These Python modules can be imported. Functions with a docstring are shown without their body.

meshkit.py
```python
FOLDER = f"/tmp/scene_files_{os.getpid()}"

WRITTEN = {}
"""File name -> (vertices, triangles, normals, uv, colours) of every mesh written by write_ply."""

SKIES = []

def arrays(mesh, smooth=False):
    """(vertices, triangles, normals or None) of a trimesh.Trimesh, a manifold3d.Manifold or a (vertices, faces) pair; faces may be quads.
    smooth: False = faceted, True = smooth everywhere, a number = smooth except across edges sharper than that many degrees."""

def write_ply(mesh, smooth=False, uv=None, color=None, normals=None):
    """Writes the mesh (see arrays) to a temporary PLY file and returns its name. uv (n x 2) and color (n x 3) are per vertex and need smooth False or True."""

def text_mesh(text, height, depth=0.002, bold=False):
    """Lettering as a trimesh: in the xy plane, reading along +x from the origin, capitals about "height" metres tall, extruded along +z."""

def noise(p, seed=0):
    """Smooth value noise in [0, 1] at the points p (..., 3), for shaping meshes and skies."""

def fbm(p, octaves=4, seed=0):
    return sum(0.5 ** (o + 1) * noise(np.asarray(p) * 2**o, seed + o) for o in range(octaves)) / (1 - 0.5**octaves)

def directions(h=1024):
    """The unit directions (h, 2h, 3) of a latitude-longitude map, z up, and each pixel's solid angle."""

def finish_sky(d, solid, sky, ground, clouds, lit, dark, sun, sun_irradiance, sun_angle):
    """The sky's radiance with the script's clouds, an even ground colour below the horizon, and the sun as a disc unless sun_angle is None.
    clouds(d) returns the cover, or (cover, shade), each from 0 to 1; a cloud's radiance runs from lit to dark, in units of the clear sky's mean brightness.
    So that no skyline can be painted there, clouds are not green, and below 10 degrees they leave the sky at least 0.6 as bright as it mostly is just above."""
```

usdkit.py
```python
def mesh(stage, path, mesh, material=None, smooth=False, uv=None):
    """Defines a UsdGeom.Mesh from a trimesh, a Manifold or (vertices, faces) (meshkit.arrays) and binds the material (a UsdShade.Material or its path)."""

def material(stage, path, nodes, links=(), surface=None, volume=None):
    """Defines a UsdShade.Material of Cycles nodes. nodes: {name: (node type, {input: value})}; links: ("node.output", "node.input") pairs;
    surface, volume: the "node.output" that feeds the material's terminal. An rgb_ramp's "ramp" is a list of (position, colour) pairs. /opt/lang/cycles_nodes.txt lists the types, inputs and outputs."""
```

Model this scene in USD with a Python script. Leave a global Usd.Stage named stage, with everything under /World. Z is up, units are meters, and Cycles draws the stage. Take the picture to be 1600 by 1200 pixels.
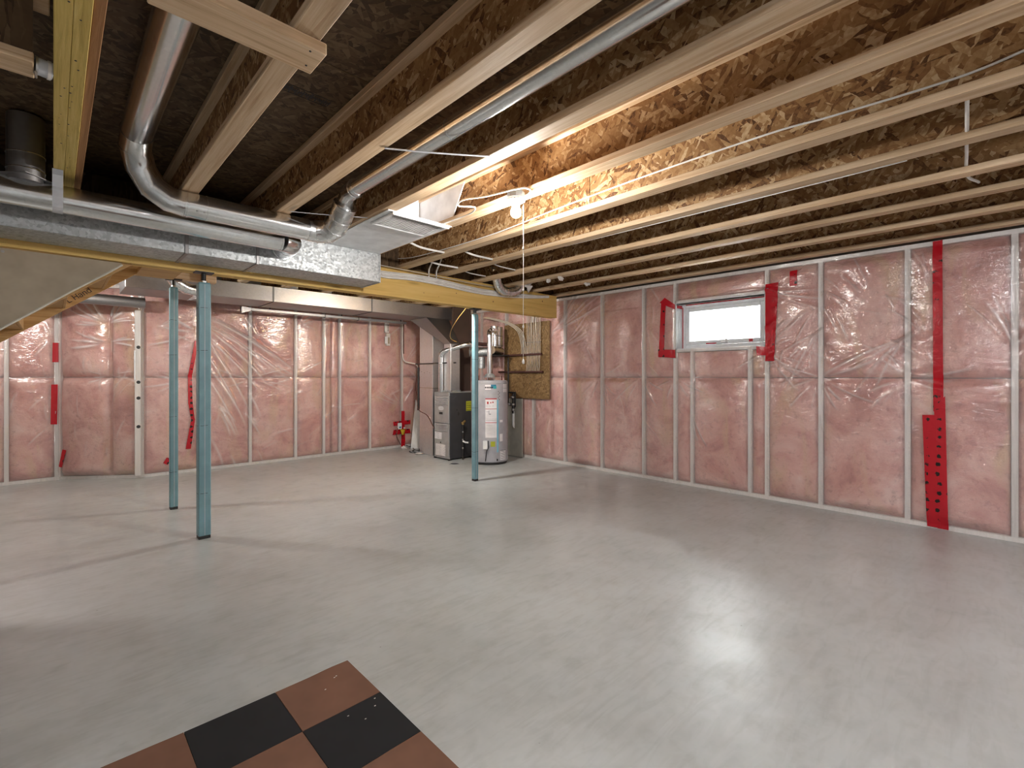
import math, random
import numpy as np
import trimesh
import manifold3d as m3
from pxr import Usd, UsdGeom, UsdLux, UsdShade, Gf, Sdf, Vt
import usdkit, meshkit

random.seed(7)
RNG = np.random.default_rng(7)
stage = Usd.Stage.CreateInMemory()
UsdGeom.SetStageUpAxis(stage, 'Z')
UsdGeom.SetStageMetersPerUnit(stage, 1.0)
UsdGeom.Xform.Define(stage, '/World')
UsdGeom.Scope.Define(stage, '/World/Looks')

# ------------------------------------------------------------------ camera, sky, exposure
CAM_H, YAW = 1.30, math.radians(44.084)          # eye height; the lens points 44 degrees right of the joists
cam = UsdGeom.Camera.Define(stage, '/World/camera')
fx, fy = math.sin(YAW), math.cos(YAW)
cam.AddTransformOp().Set(Gf.Matrix4d(fy, -fx, 0, 0, 0, 0, 1, 0, -fx, -fy, 0, 0, 0, 0, CAM_H, 1))
cam.CreateHorizontalApertureAttr(36.0)
cam.CreateFocalLengthAttr(16.65)
cam.CreateVerticalApertureOffsetAttr(-0.286)
cam.CreateClippingRangeAttr(Gf.Vec2f(0.05, 200))
cam.CreateExposureAttr(2.36)
BULB, BULB_UTILITY, BULB_STAIRS_FILL, FILL_TUBE = 400.0, 480.0, 360.0, 19.0             # radiance of the bare bulbs and of the added fill bulb and tubes
SKY = 6.0
dome = UsdLux.DomeLight.Define(stage, '/World/sky')
dome.CreateColorAttr(Gf.Vec3f(0.93, 0.97, 1.0))
dome.CreateIntensityAttr(SKY)

# ------------------------------------------------------------------ helpers: prims
_used = {}
def numbered(parent, name):
    k = _used.get((parent, name), 0)
    _used[(parent, name)] = k + 1
    return f'{parent}/{name}' + (f'_{k:03d}' if k else '')
LOC = {}
def thing(name, label=None, cat=None, loc=(0, 0, 0), group=None, kind=None):
    p = numbered('/World', name)
    x = UsdGeom.Xform.Define(stage, p)
    x.AddTranslateOp().Set(Gf.Vec3d(*map(float, loc)))
    LOC[p] = np.array(loc, float)
    tag(x.GetPrim(), label, cat, group, kind)
    return p
def tag(prim, label=None, cat=None, group=None, kind=None):
    for k, v in (('label', label), ('category', cat), ('group', group), ('kind', kind)):
        if v: prim.SetCustomDataByKey(k, v)
def part(parent, name, mesh, mat, smooth=False, label=None, kind=None):
    """one Mesh prim under a thing (or under a part of it); the mesh is given in room coordinates"""
    root = '/'.join(parent.split('/')[:3])
    if isinstance(mesh, (list,)): mesh = cat(mesh)
    v, f = (np.asarray(mesh.vertices, float), np.asarray(mesh.faces)) if hasattr(mesh, 'vertices') else (np.asarray(mesh[0], float), np.asarray(mesh[1]))
    p = numbered(parent, name)
    usdkit.mesh(stage, p, (v - LOC[root], f), M[mat], smooth)
    if label or kind: tag(stage.GetPrimAtPath(p), label, None, None, kind)
    return p
def single(name, mesh, mat, label, cat_, smooth=False, group=None, kind=None):
    if isinstance(mesh, list): mesh = cat(mesh)
    p = numbered('/World', name)
    usdkit.mesh(stage, p, mesh, M[mat], smooth)
    tag(stage.GetPrimAtPath(p), label, cat_, group, kind)
    return p

# ------------------------------------------------------------------ helpers: meshes
def cat(ms): return trimesh.util.concatenate(ms)
def box(x0, x1, y0, y1, z0, z1, b=0.0):
    """a block, its edges chamfered by b"""
    x0, x1 = sorted((x0, x1)); y0, y1 = sorted((y0, y1)); z0, z1 = sorted((z0, z1))
    if b <= 0:
        m = trimesh.creation.box((x1 - x0, y1 - y0, z1 - z0)); m.apply_translation(((x0 + x1) / 2, (y0 + y1) / 2, (z0 + z1) / 2)); return m
    b = min(b, (x1 - x0) / 2.2, (y1 - y0) / 2.2, (z1 - z0) / 2.2)
    P = []
    for X, sx in ((x0, 1), (x1, -1)):
        for Y, sy in ((y0, 1), (y1, -1)):
            for Z, sz in ((z0, 1), (z1, -1)):
                P += [(X, Y + sy * b, Z + sz * b), (X + sx * b, Y, Z + sz * b), (X + sx * b, Y + sy * b, Z)]
    return trimesh.convex.convex_hull(np.array(P))
def hull(pts): return trimesh.convex.convex_hull(np.array(pts, float))
def tube(pts, r, n=10, caps=True):
    """a round bar along a polyline with mitred bends; r a number or one per point"""
    P = np.array(pts, float); k = len(P); r = np.broadcast_to(np.asarray(r, float), (k,))
    d = np.diff(P, axis=0); d /= np.linalg.norm(d, axis=1, keepdims=True)
    T = np.vstack([d[:1], d[:-1] + d[1:], d[-1:]]); T /= np.linalg.norm(T, axis=1, keepdims=True)
    a = np.array([0, 0, 1.0]) if abs(d[0][2]) < 0.9 else np.array([1.0, 0, 0])
    u = np.cross(d[0], a); u /= np.linalg.norm(u)
    ang = np.linspace(0, 2 * np.pi, n, endpoint=False)
    V = []
    for i in range(k):
        di = d[min(i, k - 2)] if i == 0 else d[i - 1]
        u = u - di * (u @ di); u /= np.linalg.norm(u)
        w = np.cross(di, u)
        ring = r[i] * (np.cos(ang)[:, None] * u + np.sin(ang)[:, None] * w)
        if 0 < i < k - 1:                        # slide the ring along the incoming bar on to the mitre plane
            ring = ring - di * ((ring @ T[i]) / max(di @ T[i], 0.3))[:, None]
        V.append(P[i] + ring)
    V = np.vstack(V); F = []
    for i in range(k - 1):
        a0, b0 = i * n, (i + 1) * n
        for j in range(n):
            j2 = (j + 1) % n
            F += [(a0 + j, a0 + j2, b0 + j2), (a0 + j, b0 + j2, b0 + j)]
    if caps:
        V = np.vstack([V, P[:1], P[-1:]]); c0, c1 = len(V) - 2, len(V) - 1
        for j in range(n):
            j2 = (j + 1) % n
            F += [(c0, j2, j), (c1, (k - 1) * n + j, (k - 1) * n + j2)]
    m = trimesh.Trimesh(V, F, process=False); m.fix_normals(); return m
def curve(pts, n=24):
    """a smooth line through the points (Catmull-Rom)"""
    P = np.array(pts, float); P = np.vstack([2 * P[0] - P[1], P, 2 * P[-1] - P[-2]]); out = []
    per = max(2, n // (len(P) - 3))
    for i in range(1, len(P) - 2):
        for t in np.linspace(0, 1, per, endpoint=False):
            a, b, c, d = P[i - 1:i + 3]
            out.append(.5 * ((2 * b) + (c - a) * t + (2 * a - 5 * b + 4 * c - d) * t * t + (3 * b - a - 3 * c + d) * t ** 3))
    return np.array(out + [P[-2]])
def lathe(prof, c, n=24, axis='z'):
    """prof: (radius, height) pairs"""
    m = trimesh.creation.revolve(np.array(prof, float), sections=n)
    if axis == 'x': m.apply_transform(trimesh.transformations.rotation_matrix(np.pi / 2, (0, 1, 0)))
    if axis == 'y': m.apply_transform(trimesh.transformations.rotation_matrix(-np.pi / 2, (1, 0, 0)))
    m.apply_translation(c); m.fix_normals(); return m
def disc(c, r, h, axis='z', n=24, b=0.0):
    b = b or min(r, h) * .15
    return lathe([(0, 0), (r - b, 0), (r, b), (r, h - b), (r - b, h), (0, h)], c, n, axis)
def ring_on(c, d, r, t=.004, w=.008, n=24):
    """a raised bead round a pipe at c, the pipe running along d"""
    d = np.array(d, float) / np.linalg.norm(d); c = np.array(c, float)
    return tube([c - d * w / 2, c + d * w / 2], r + t, n)
def prism(poly, axis, a, b):
    """a polygon in the two other axes extruded from a to b"""
    from shapely.geometry import Polygon
    m = trimesh.creation.extrude_polygon(Polygon(poly), b - a, engine='earcut')
    v = m.vertices.copy()
    if axis == 'y': m.vertices = np.stack([v[:, 0], v[:, 2] + a, v[:, 1]], 1)
    elif axis == 'x': m.vertices = np.stack([v[:, 2] + a, v[:, 0], v[:, 1]], 1)
    else: m.vertices = v + [0, 0, a]
    m.fix_normals(); return m
def grid_faces(ny, nx):
    i = np.arange(ny * nx).reshape(ny, nx)
    a, b, c, d = i[:-1, :-1].ravel(), i[:-1, 1:].ravel(), i[1:, 1:].ravel(), i[1:, :-1].ravel()
    return np.vstack([np.stack([a, b, c], 1), np.stack([a, c, d], 1)])
def text(s, h, depth, origin, right, up):
    """lettering standing on a face: right and up are its directions"""
    m = meshkit.text_mesh(s, h, depth)
    r, u = np.array(right, float), np.array(up, float); r /= np.linalg.norm(r); u /= np.linalg.norm(u)
    m.vertices = np.array(origin) + m.vertices[:, :1] * r + m.vertices[:, 1:2] * u + m.vertices[:, 2:] * np.cross(r, u)
    return m

# ------------------------------------------------------------------ materials
M = {}
def mat(name, nodes, links, surface='p.BSDF'):
    M[name] = usdkit.material(stage, '/World/Looks/' + name, nodes, links, surface=surface); return name
def plain(name, col, rough=.5, metal=0.0, **kw):
    """a colour with a little unevenness of tone and gloss"""
    c = np.array(col, float)
    mat(name, {'g': ('geometry', {}), 'n': ('noise_texture', {'scale': 9.0, 'detail': 4.0}),
               'r': ('rgb_ramp', {'ramp': [(.3, tuple(c * .88)), (.7, tuple(np.minimum(c * 1.08, 1)))]}),
               'p': ('principled_bsdf', {'roughness': rough, 'metallic': metal, **kw})},
        [('g.position', 'n.vector'), ('n.fac', 'r.fac'), ('r.color', 'p.base_color')])
def wood(name, dark, mid, light, axis, knots=True, rough=.62, fine=42.0, coarse=1.6):
    """sawn timber: grain drawn out along the axis, growth bands and knots"""
    sc = {'x': (coarse, fine, fine), 'y': (fine, coarse, fine), 'z': (fine, fine, coarse)}[axis]
    sk = {'x': (2.2, 11, 11), 'y': (11, 2.2, 11), 'z': (11, 11, 2.2)}[axis]
    N = {'g': ('geometry', {}), 'oi': ('object_info', {}),
         'off': ('vector_math', {'math_type': 'scale', 'vector1': (3.1, 5.7, 2.3)}), 'add': ('vector_math', {'math_type': 'add'}),
         'm': ('mapping', {'scale': sc}), 'n': ('noise_texture', {'scale': 1.0, 'detail': 5.0, 'roughness': .62, 'distortion': .5}),
         'r': ('rgb_ramp', {'ramp': [(.25, dark), (.48, mid), (.72, light)]}),
         'mk': ('mapping', {'scale': sk}), 'v': ('voronoi_texture', {'scale': .42, 'feature': 'f1'}),
         'rk': ('rgb_ramp', {'ramp': [(.0, (1, 1, 1)), (.05, (.6, .6, .6)), (.11, (0, 0, 0))]}),
         'mx': ('mix', {'color2': tuple(np.array(dark) * .35)}),
         'tone': ('map_range', {'to_min': .86, 'to_max': 1.1}), 'hsv': ('hsv', {}),
         'b': ('bump', {'strength': .25, 'distance': .004}), 'p': ('principled_bsdf', {'roughness': rough, 'specular_ior_level': .3})}
    L = [('oi.random', 'off.scale'), ('g.position', 'add.vector1'), ('off.vector', 'add.vector2'), ('add.vector', 'm.vector'), ('m.vector', 'n.vector'), ('n.fac', 'r.fac'),
         ('add.vector', 'mk.vector'), ('mk.vector', 'v.vector'), ('v.distance', 'rk.fac'), ('r.color', 'mx.color1'),
         ('oi.random', 'tone.value'), ('tone.result', 'hsv.value'), ('mx.color', 'hsv.color'), ('hsv.color', 'p.base_color'), ('n.fac', 'b.height'), ('b.normal', 'p.normal')]
    if knots: L.append(('rk.color', 'mx.fac'))
    else: N['mx'][1]['fac'] = 0.0
    mat(name, N, L)
def osb(name, plane, ramp, rough=.6):
    """strand board: three layers of long flakes lying at different angles, the topmost of them showing"""
    ax = {'yz': 0, 'xy': 2}[plane]
    N = {'g': ('geometry', {}), 'oi': ('object_info', {}), 'off': ('vector_math', {'math_type': 'scale', 'vector1': (7.3, 3.9, 5.1)}), 'add': ('vector_math', {'math_type': 'add'}),
         'wn': ('noise_texture', {'scale': 11.0, 'detail': 2.0}), 'wsub': ('vector_math', {'math_type': 'subtract', 'vector2': (.5, .5, .5)}), 'ws': ('vector_math', {'math_type': 'scale', 'scale': .028}), 'wa': ('vector_math', {'math_type': 'add'})}
    L = [('oi.random', 'off.scale'), ('g.position', 'add.vector1'), ('off.vector', 'add.vector2'), ('add.vector', 'wn.vector'), ('wn.color', 'wsub.vector1'), ('wsub.vector', 'ws.vector1'), ('add.vector', 'wa.vector1'), ('ws.vector', 'wa.vector2')]
    for i, (deg, a, c) in enumerate(((8, 11, 44), (62, 13, 52), (-48, 12, 48))):
        rot = [0, 0, 0]; rot[ax] = math.radians(deg)
        sc = (6, a, c) if plane == 'yz' else (a, c, 6)
        N[f'r{i}'] = ('mapping', {'rotation': tuple(rot)}); N[f's{i}'] = ('mapping', {'scale': sc})
        N[f'v{i}'] = ('voronoi_texture', {'scale': 1.0, 'feature': 'f1'}); N[f'c{i}'] = ('separate_color', {})
        L += [('wa.vector', f'r{i}.vector'), (f'r{i}.vector', f's{i}.vector'), (f's{i}.vector', f'v{i}.vector'), (f'v{i}.color', f'c{i}.color')]
    N.update({'h1': ('math', {'math_type': 'greater_than'}), 't1': ('mix_float', {}), 'mx1': ('math', {'math_type': 'maximum'}),
              'h2': ('math', {'math_type': 'greater_than'}), 't2': ('mix_float', {}),
              'fn': ('noise_texture', {'scale': 60.0, 'detail': 3.0}), 'fa': ('math', {'math_type': 'multiply_add', 'value2': .55, 'value3': -.275}), 'sum': ('math', {'math_type': 'add'}),
              'ramp': ('rgb_ramp', {'ramp': ramp}), 'b': ('bump', {'strength': .4, 'distance': .003}), 'p': ('principled_bsdf', {'roughness': rough, 'specular_ior_level': .35})})
    L += [('c1.r', 'h1.value1'), ('c0.r', 'h1.value2'), ('h1.value', 't1.fac'), ('c0.g', 't1.a'), ('c1.g', 't1.b'), ('c0.r', 'mx1.value1'), ('c1.r', 'mx1.value2'),
          ('c2.r', 'h2.value1'), ('mx1.value', 'h2.value2'), ('h2.value', 't2.fac'), ('t1.result', 't2.a'), ('c2.g', 't2.b'),
          ('add.vector', 'fn.vector'), ('fn.fac', 'fa.value1'), ('t2.result', 'sum.value1'), ('fa.value', 'sum.value2'), ('sum.value', 'ramp.fac'),
          ('ramp.color', 'p.base_color'), ('t2.result', 'b.height'), ('b.normal', 'p.normal')]
    mat(name, N, L)
def galv(name, base, rough, spangle=30.0, var=.12, bump=.05, rv=.22):
    """zinc-coated sheet: crystals of slightly different tone and gloss"""
    b = np.array(base, float)
    mat(name, {'g': ('geometry', {}), 'v': ('voronoi_texture', {'scale': spangle}), 'c': ('separate_color', {}),
               'n': ('noise_texture', {'scale': 3.0, 'detail': 4.0}), 'a': ('math', {'math_type': 'multiply_add', 'value2': .5}),
               'r': ('rgb_ramp', {'ramp': [(.2, tuple(b * (1 - var))), (1.0, tuple(np.minimum(b * (1 + var), 1)))]}),
               'rr': ('map_range', {'to_min': rough * (1 - rv), 'to_max': rough * (1 + rv)}),
               'bn': ('noise_texture', {'scale': 5.0, 'detail': 2.0}), 'b': ('bump', {'strength': bump, 'distance': .02}),
               'p': ('principled_bsdf', {'metallic': 1.0})},
        [('g.position', 'v.vector'), ('v.color', 'c.color'), ('g.position', 'n.vector'), ('n.fac', 'a.value1'), ('c.r', 'a.value3'), ('a.value', 'r.fac'), ('r.color', 'p.base_color'),
         ('c.g', 'rr.value'), ('rr.result', 'p.roughness'), ('g.position', 'bn.vector'), ('bn.fac', 'b.height'), ('b.normal', 'p.normal')])

SPF = ((.42, .26, .135), (.61, .43, .265), (.72, .56, .385))
for a in 'xyz': wood('spruce_' + a, *SPF, a)
wood('lvl_x', (.56, .34, .09), (.72, .475, .15), (.79, .56, .22), 'x', fine=16.0, coarse=.8)
wood('lvl_y', (.38, .26, .06), (.58, .42, .12), (.68, .52, .20), 'y', knots=False, fine=60.0, coarse=2.5)
wood('stained_y', (.20, .095, .035), (.31, .155, .065), (.40, .22, .10), 'y')
wood('stair_wood', (.36, .20, .075), (.50, .30, .12), (.58, .38, .18), 'x', knots=False)
wood('stud_wood', (.68, .64, .60), (.78, .74, .71), (.84, .81, .78), 'z', knots=False)
wood('bare_stud', (.58, .55, .52), (.66, .63, .60), (.72, .69, .66), 'z', knots=False)
OSB_RAMP = [(.0, (.10, .042, .015)), (.15, (.22, .105, .038)), (.5, (.32, .17, .066)), (.8, (.43, .26, .118)), (1.0, (.60, .43, .25))]
osb('osb_web', 'yz', OSB_RAMP)
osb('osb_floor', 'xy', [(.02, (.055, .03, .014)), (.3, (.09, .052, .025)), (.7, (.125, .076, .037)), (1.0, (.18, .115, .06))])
osb('osb_board', 'yz', [(.02, (.12, .066, .025)), (.25, (.165, .095, .036)), (.6, (.20, .118, .048)), (1.0, (.26, .165, .075))])
galv('galvanized', (.48, .50, .51), .58, 60.0, .20)
galv('galvanized_pale', (.74, .74, .75), .42, 40.0, .03, rv=.03)
galv('galvanized_pipe', (.80, .81, .82), .19, 60.0, .012, .03, .03)
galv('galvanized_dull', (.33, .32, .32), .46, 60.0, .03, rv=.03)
galv('foil', (.80, .81, .82), .24, 25.0, .05, .6)
plain('seam_dark', (.12, .12, .12), .5, .6)
plain('painted_metal_grey', (.36, .37, .38), .42)
plain('furnace_grey', (.40, .40, .40), .38, .35)
plain('furnace_dark', (.055, .055, .06), .42, .2)
plain('heater_grey', (.39, .385, .415), .33)
plain('post_teal', (.185, .335, .375), .42)
plain('steel_dark', (.05, .05, .05), .5, .5)
plain('steel_bright', (.62, .62, .62), .3, 1.0)
plain('brass', (.70, .50, .20), .3, 1.0)
plain('white_paint', (.88, .89, .91), .55)
plain('white_plastic', (.80, .80, .80), .35)
plain('white_pvc', (.78, .80, .82), .3)
plain('cord_white', (.82, .80, .76), .6)
plain('pex', (.46, .40, .32), .45)
plain('black_pipe', (.03, .028, .028), .5)
plain('copper_dark', (.13, .06, .05), .45, .5)
plain('label_white', (.74, .72, .73), .5)
plain('label_red', (.40, .03, .03), .5)
plain('label_black', (.02, .02, .02), .5)
plain('label_blue', (.03, .18, .30), .4)
plain('label_teal', (.02, .33, .36), .4)
plain('label_stripe', (.20, .48, .62), .4)
plain('label_yellow', (.42, .45, .03), .5)
plain('badge_silver', (.62, .62, .62), .35)
plain('yellow_plastic', (.62, .42, .03), .4)
plain('rug_brown', (.17, .082, .05), .95)
plain('rug_black', (.010, .010, .011), .95)
plain('ink', (.025, .02, .02), .6)
plain('stamp_ink', (.035, .03, .03), .6)
plain('shade_brown', (.060, .036, .026), .6)
plain('drywall', (.40, .335, .25), .9)
plain('drywall_edge', (.62, .58, .50), .9)
plain('drywall_grey', (.40, .385, .33), .9)
plain('drywall_white', (.72, .73, .72), .8)
plain('paper_white', (.70, .66, .62), .85)
plain('wire_copper', (.45, .27, .08), .4, .6)
plain('strap_grey', (.52, .53, .56), .45)
plain('concrete_wall', (.40, .38, .36), .85)

mat('bulb_glow', {'e': ('emission', {'color': (1.0, .96, .91), 'strength': BULB})}, [], 'e.emission')
mat('bulb_glow_utility', {'e': ('emission', {'color': (1.0, .96, .91), 'strength': BULB_UTILITY})}, [], 'e.emission')
mat('fill_glow_stairs', {'e': ('emission', {'color': (1.0, .96, .91), 'strength': BULB_STAIRS_FILL})}, [], 'e.emission')
mat('fill_tube_glow', {'e': ('emission', {'color': (.98, .98, 1.0), 'strength': FILL_TUBE})}, [], 'e.emission')

# polished concrete: clouds of tone, pores, scratches
mat('concrete', {'g': ('geometry', {}), 'n1': ('noise_texture', {'scale': .9, 'detail': 5.0, 'roughness': .6}), 'n2': ('noise_texture', {'scale': 5.0, 'detail': 6.0, 'roughness': .65}),
                 'n3': ('noise_texture', {'scale': 55.0, 'detail': 3.0}), 'sw': ('mapping', {'scale': (3.0, 14.0, 1.0), 'rotation': (0, 0, .9)}), 'n4': ('noise_texture', {'scale': 1.2, 'detail': 4.0, 'distortion': 1.5}),
                 'r1': ('rgb_ramp', {'ramp': [(.3, (.37, .385, .37)), (.5, (.445, .465, .455)), (.7, (.49, .515, .51))]}),
                 'r2': ('rgb_ramp', {'ramp': [(.28, (.80, .79, .77)), (.5, (1, 1, 1)), (.75, (1.0, 1.0, 1.0))]}),
                 'mul': ('mix', {'mix_type': 'multiply', 'fac': 1.0}), 'r4': ('rgb_ramp', {'ramp': [(.3, (.90, .89, .88)), (.55, (1, 1, 1))]}), 'mul2': ('mix', {'mix_type': 'multiply', 'fac': 1.0}),
                 'vs': ('voronoi_texture', {'scale': 5.5}), 'rs': ('rgb_ramp', {'ramp': [(.0, (.35, .33, .30)), (.018, (.6, .58, .55)), (.03, (1, 1, 1))]}), 'mul3': ('mix', {'mix_type': 'multiply', 'fac': .8}),
                 'rr': ('map_range', {'from_min': .3, 'from_max': .7, 'to_min': .38, 'to_max': .27}), 'b': ('bump', {'strength': .05, 'distance': .01}),
                 'p': ('principled_bsdf', {'specular_ior_level': .72})},
    [('g.position', 'n1.vector'), ('g.position', 'n2.vector'), ('g.position', 'n3.vector'), ('g.position', 'sw.vector'), ('sw.vector', 'n4.vector'), ('n1.fac', 'r1.fac'), ('n2.fac', 'r2.fac'), ('r1.color', 'mul.color1'), ('r2.color', 'mul.color2'),
     ('n4.fac', 'r4.fac'), ('mul.color', 'mul2.color1'), ('r4.color', 'mul2.color2'), ('g.position', 'vs.vector'), ('vs.distance', 'rs.fac'), ('mul2.color', 'mul3.color1'), ('rs.color', 'mul3.color2'), ('mul3.color', 'p.base_color'),
     ('n2.fac', 'rr.value'), ('rr.result', 'p.roughness'), ('n2.fac', 'b.height'), ('b.normal', 'p.normal')])
# pink glass wool
mat('glass_wool', {'g': ('geometry', {}), 'oi': ('object_info', {}), 'off': ('vector_math', {'math_type': 'scale', 'vector1': (9.1, 4.7, 6.3)}), 'add': ('vector_math', {'math_type': 'add'}),
                   'n1': ('noise_texture', {'scale': 2.6, 'detail': 5.0, 'roughness': .62, 'distortion': .8}), 'n2': ('noise_texture', {'scale': 17.0, 'detail': 5.0, 'roughness': .7}),
                   'mp': ('mapping', {'scale': (3.0, 3.0, .9)}), 'n3': ('noise_texture', {'scale': 1.0, 'detail': 4.0, 'distortion': 1.2}),
                   'r1': ('rgb_ramp', {'ramp': [(.30, (.47, .165, .135)), (.44, (.67, .31, .262)), (.58, (.79, .455, .395)), (.76, (.87, .64, .57))]}),
                   'r3': ('rgb_ramp', {'ramp': [(.54, (0, 0, 0)), (.70, (.75, .75, .75))]}), 'mx': ('mix', {'color2': (.70, .46, .27)}),
                   'r2': ('rgb_ramp', {'ramp': [(.28, (.58, .46, .44)), (.46, (1, 1, 1))]}), 'mul': ('mix', {'mix_type': 'multiply', 'fac': .8}),
                   'b': ('bump', {'strength': .8, 'distance': .02}), 'p': ('principled_bsdf', {'roughness': 1.0, 'specular_ior_level': .05, 'sheen_weight': .15, 'sheen_tint': (1, .8, .78)})},
    [('oi.random', 'off.scale'), ('g.position', 'add.vector1'), ('off.vector', 'add.vector2'), ('add.vector', 'n1.vector'), ('add.vector', 'n2.vector'), ('add.vector', 'mp.vector'), ('mp.vector', 'n3.vector'),
     ('n1.fac', 'r1.fac'), ('n3.fac', 'r3.fac'), ('r1.color', 'mx.color1'), ('r3.color', 'mx.fac'), ('n2.fac', 'r2.fac'), ('mx.color', 'mul.color1'), ('r2.color', 'mul.color2'), ('mul.color', 'p.base_color'),
     ('n2.fac', 'b.height'), ('b.normal', 'p.normal')])
# clear polythene sheet: mostly see-through, a milky veil whitened along the folds as painted glints, glossy
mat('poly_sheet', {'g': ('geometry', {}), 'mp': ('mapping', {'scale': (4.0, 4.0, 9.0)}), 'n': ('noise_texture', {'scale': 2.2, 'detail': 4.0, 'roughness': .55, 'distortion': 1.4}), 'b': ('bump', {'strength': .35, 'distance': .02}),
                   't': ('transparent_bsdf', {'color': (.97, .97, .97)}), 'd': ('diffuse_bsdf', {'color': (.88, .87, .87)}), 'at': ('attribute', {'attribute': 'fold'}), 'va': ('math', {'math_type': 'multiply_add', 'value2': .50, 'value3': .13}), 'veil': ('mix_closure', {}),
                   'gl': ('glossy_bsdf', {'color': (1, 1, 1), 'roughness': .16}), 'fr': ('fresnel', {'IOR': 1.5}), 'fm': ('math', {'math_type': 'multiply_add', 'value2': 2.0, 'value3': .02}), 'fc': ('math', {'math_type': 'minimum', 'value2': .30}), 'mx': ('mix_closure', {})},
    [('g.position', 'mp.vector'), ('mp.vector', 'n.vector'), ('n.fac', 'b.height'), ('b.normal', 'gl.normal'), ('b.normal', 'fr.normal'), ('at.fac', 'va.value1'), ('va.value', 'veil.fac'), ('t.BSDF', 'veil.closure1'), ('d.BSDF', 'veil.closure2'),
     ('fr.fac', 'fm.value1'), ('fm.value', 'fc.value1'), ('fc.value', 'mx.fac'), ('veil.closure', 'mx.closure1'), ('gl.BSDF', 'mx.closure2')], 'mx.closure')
# red sheathing tape with rows of dark printed marks
def tape_mat(name, rot, sc, thr):
    mat(name, {'g': ('geometry', {}), 'm': ('mapping', {'scale': sc, 'rotation': rot}), 'v': ('voronoi_texture', {'scale': 1.0, 'randomness': .22}),
               'n': ('noise_texture', {'scale': 70.0, 'detail': 2.0}), 'a': ('math', {'math_type': 'multiply_add', 'value2': .35}),
               'r': ('rgb_ramp', {'ramp': [(thr, (.012, .008, .006)), (thr + .06, (.46, .006, .016))]}),
               'bn': ('noise_texture', {'scale': 14.0, 'detail': 3.0, 'distortion': 1.0}), 'b': ('bump', {'strength': .4, 'distance': .01}),
               'p': ('principled_bsdf', {'roughness': .30, 'specular_ior_level': .5})},
        [('g.position', 'm.vector'), ('m.vector', 'v.vector'), ('g.position', 'n.vector'), ('n.fac', 'a.value1'), ('v.distance', 'a.value3'), ('a.value', 'r.fac'), ('r.color', 'p.base_color'),
         ('g.position', 'bn.vector'), ('bn.fac', 'b.height'), ('b.normal', 'p.normal')])
tape_mat('red_tape', (0, 0, 0), (12.0, 14.0, 13.0), .37)
tape_mat('red_tape_slanted', (math.radians(35), 0, 0), (1.0, 6.0, 15.0), .37)
# window glass
mat('pane_glass', {'t': ('transparent_bsdf', {'color': (.97, .98, .98)}), 'gl': ('glossy_bsdf', {'roughness': .02}), 'fr': ('fresnel', {'IOR': 1.45}), 'mx': ('mix_closure', {})},
    [('fr.fac', 'mx.fac'), ('t.BSDF', 'mx.closure1'), ('gl.BSDF', 'mx.closure2')], 'mx.closure')

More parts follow.
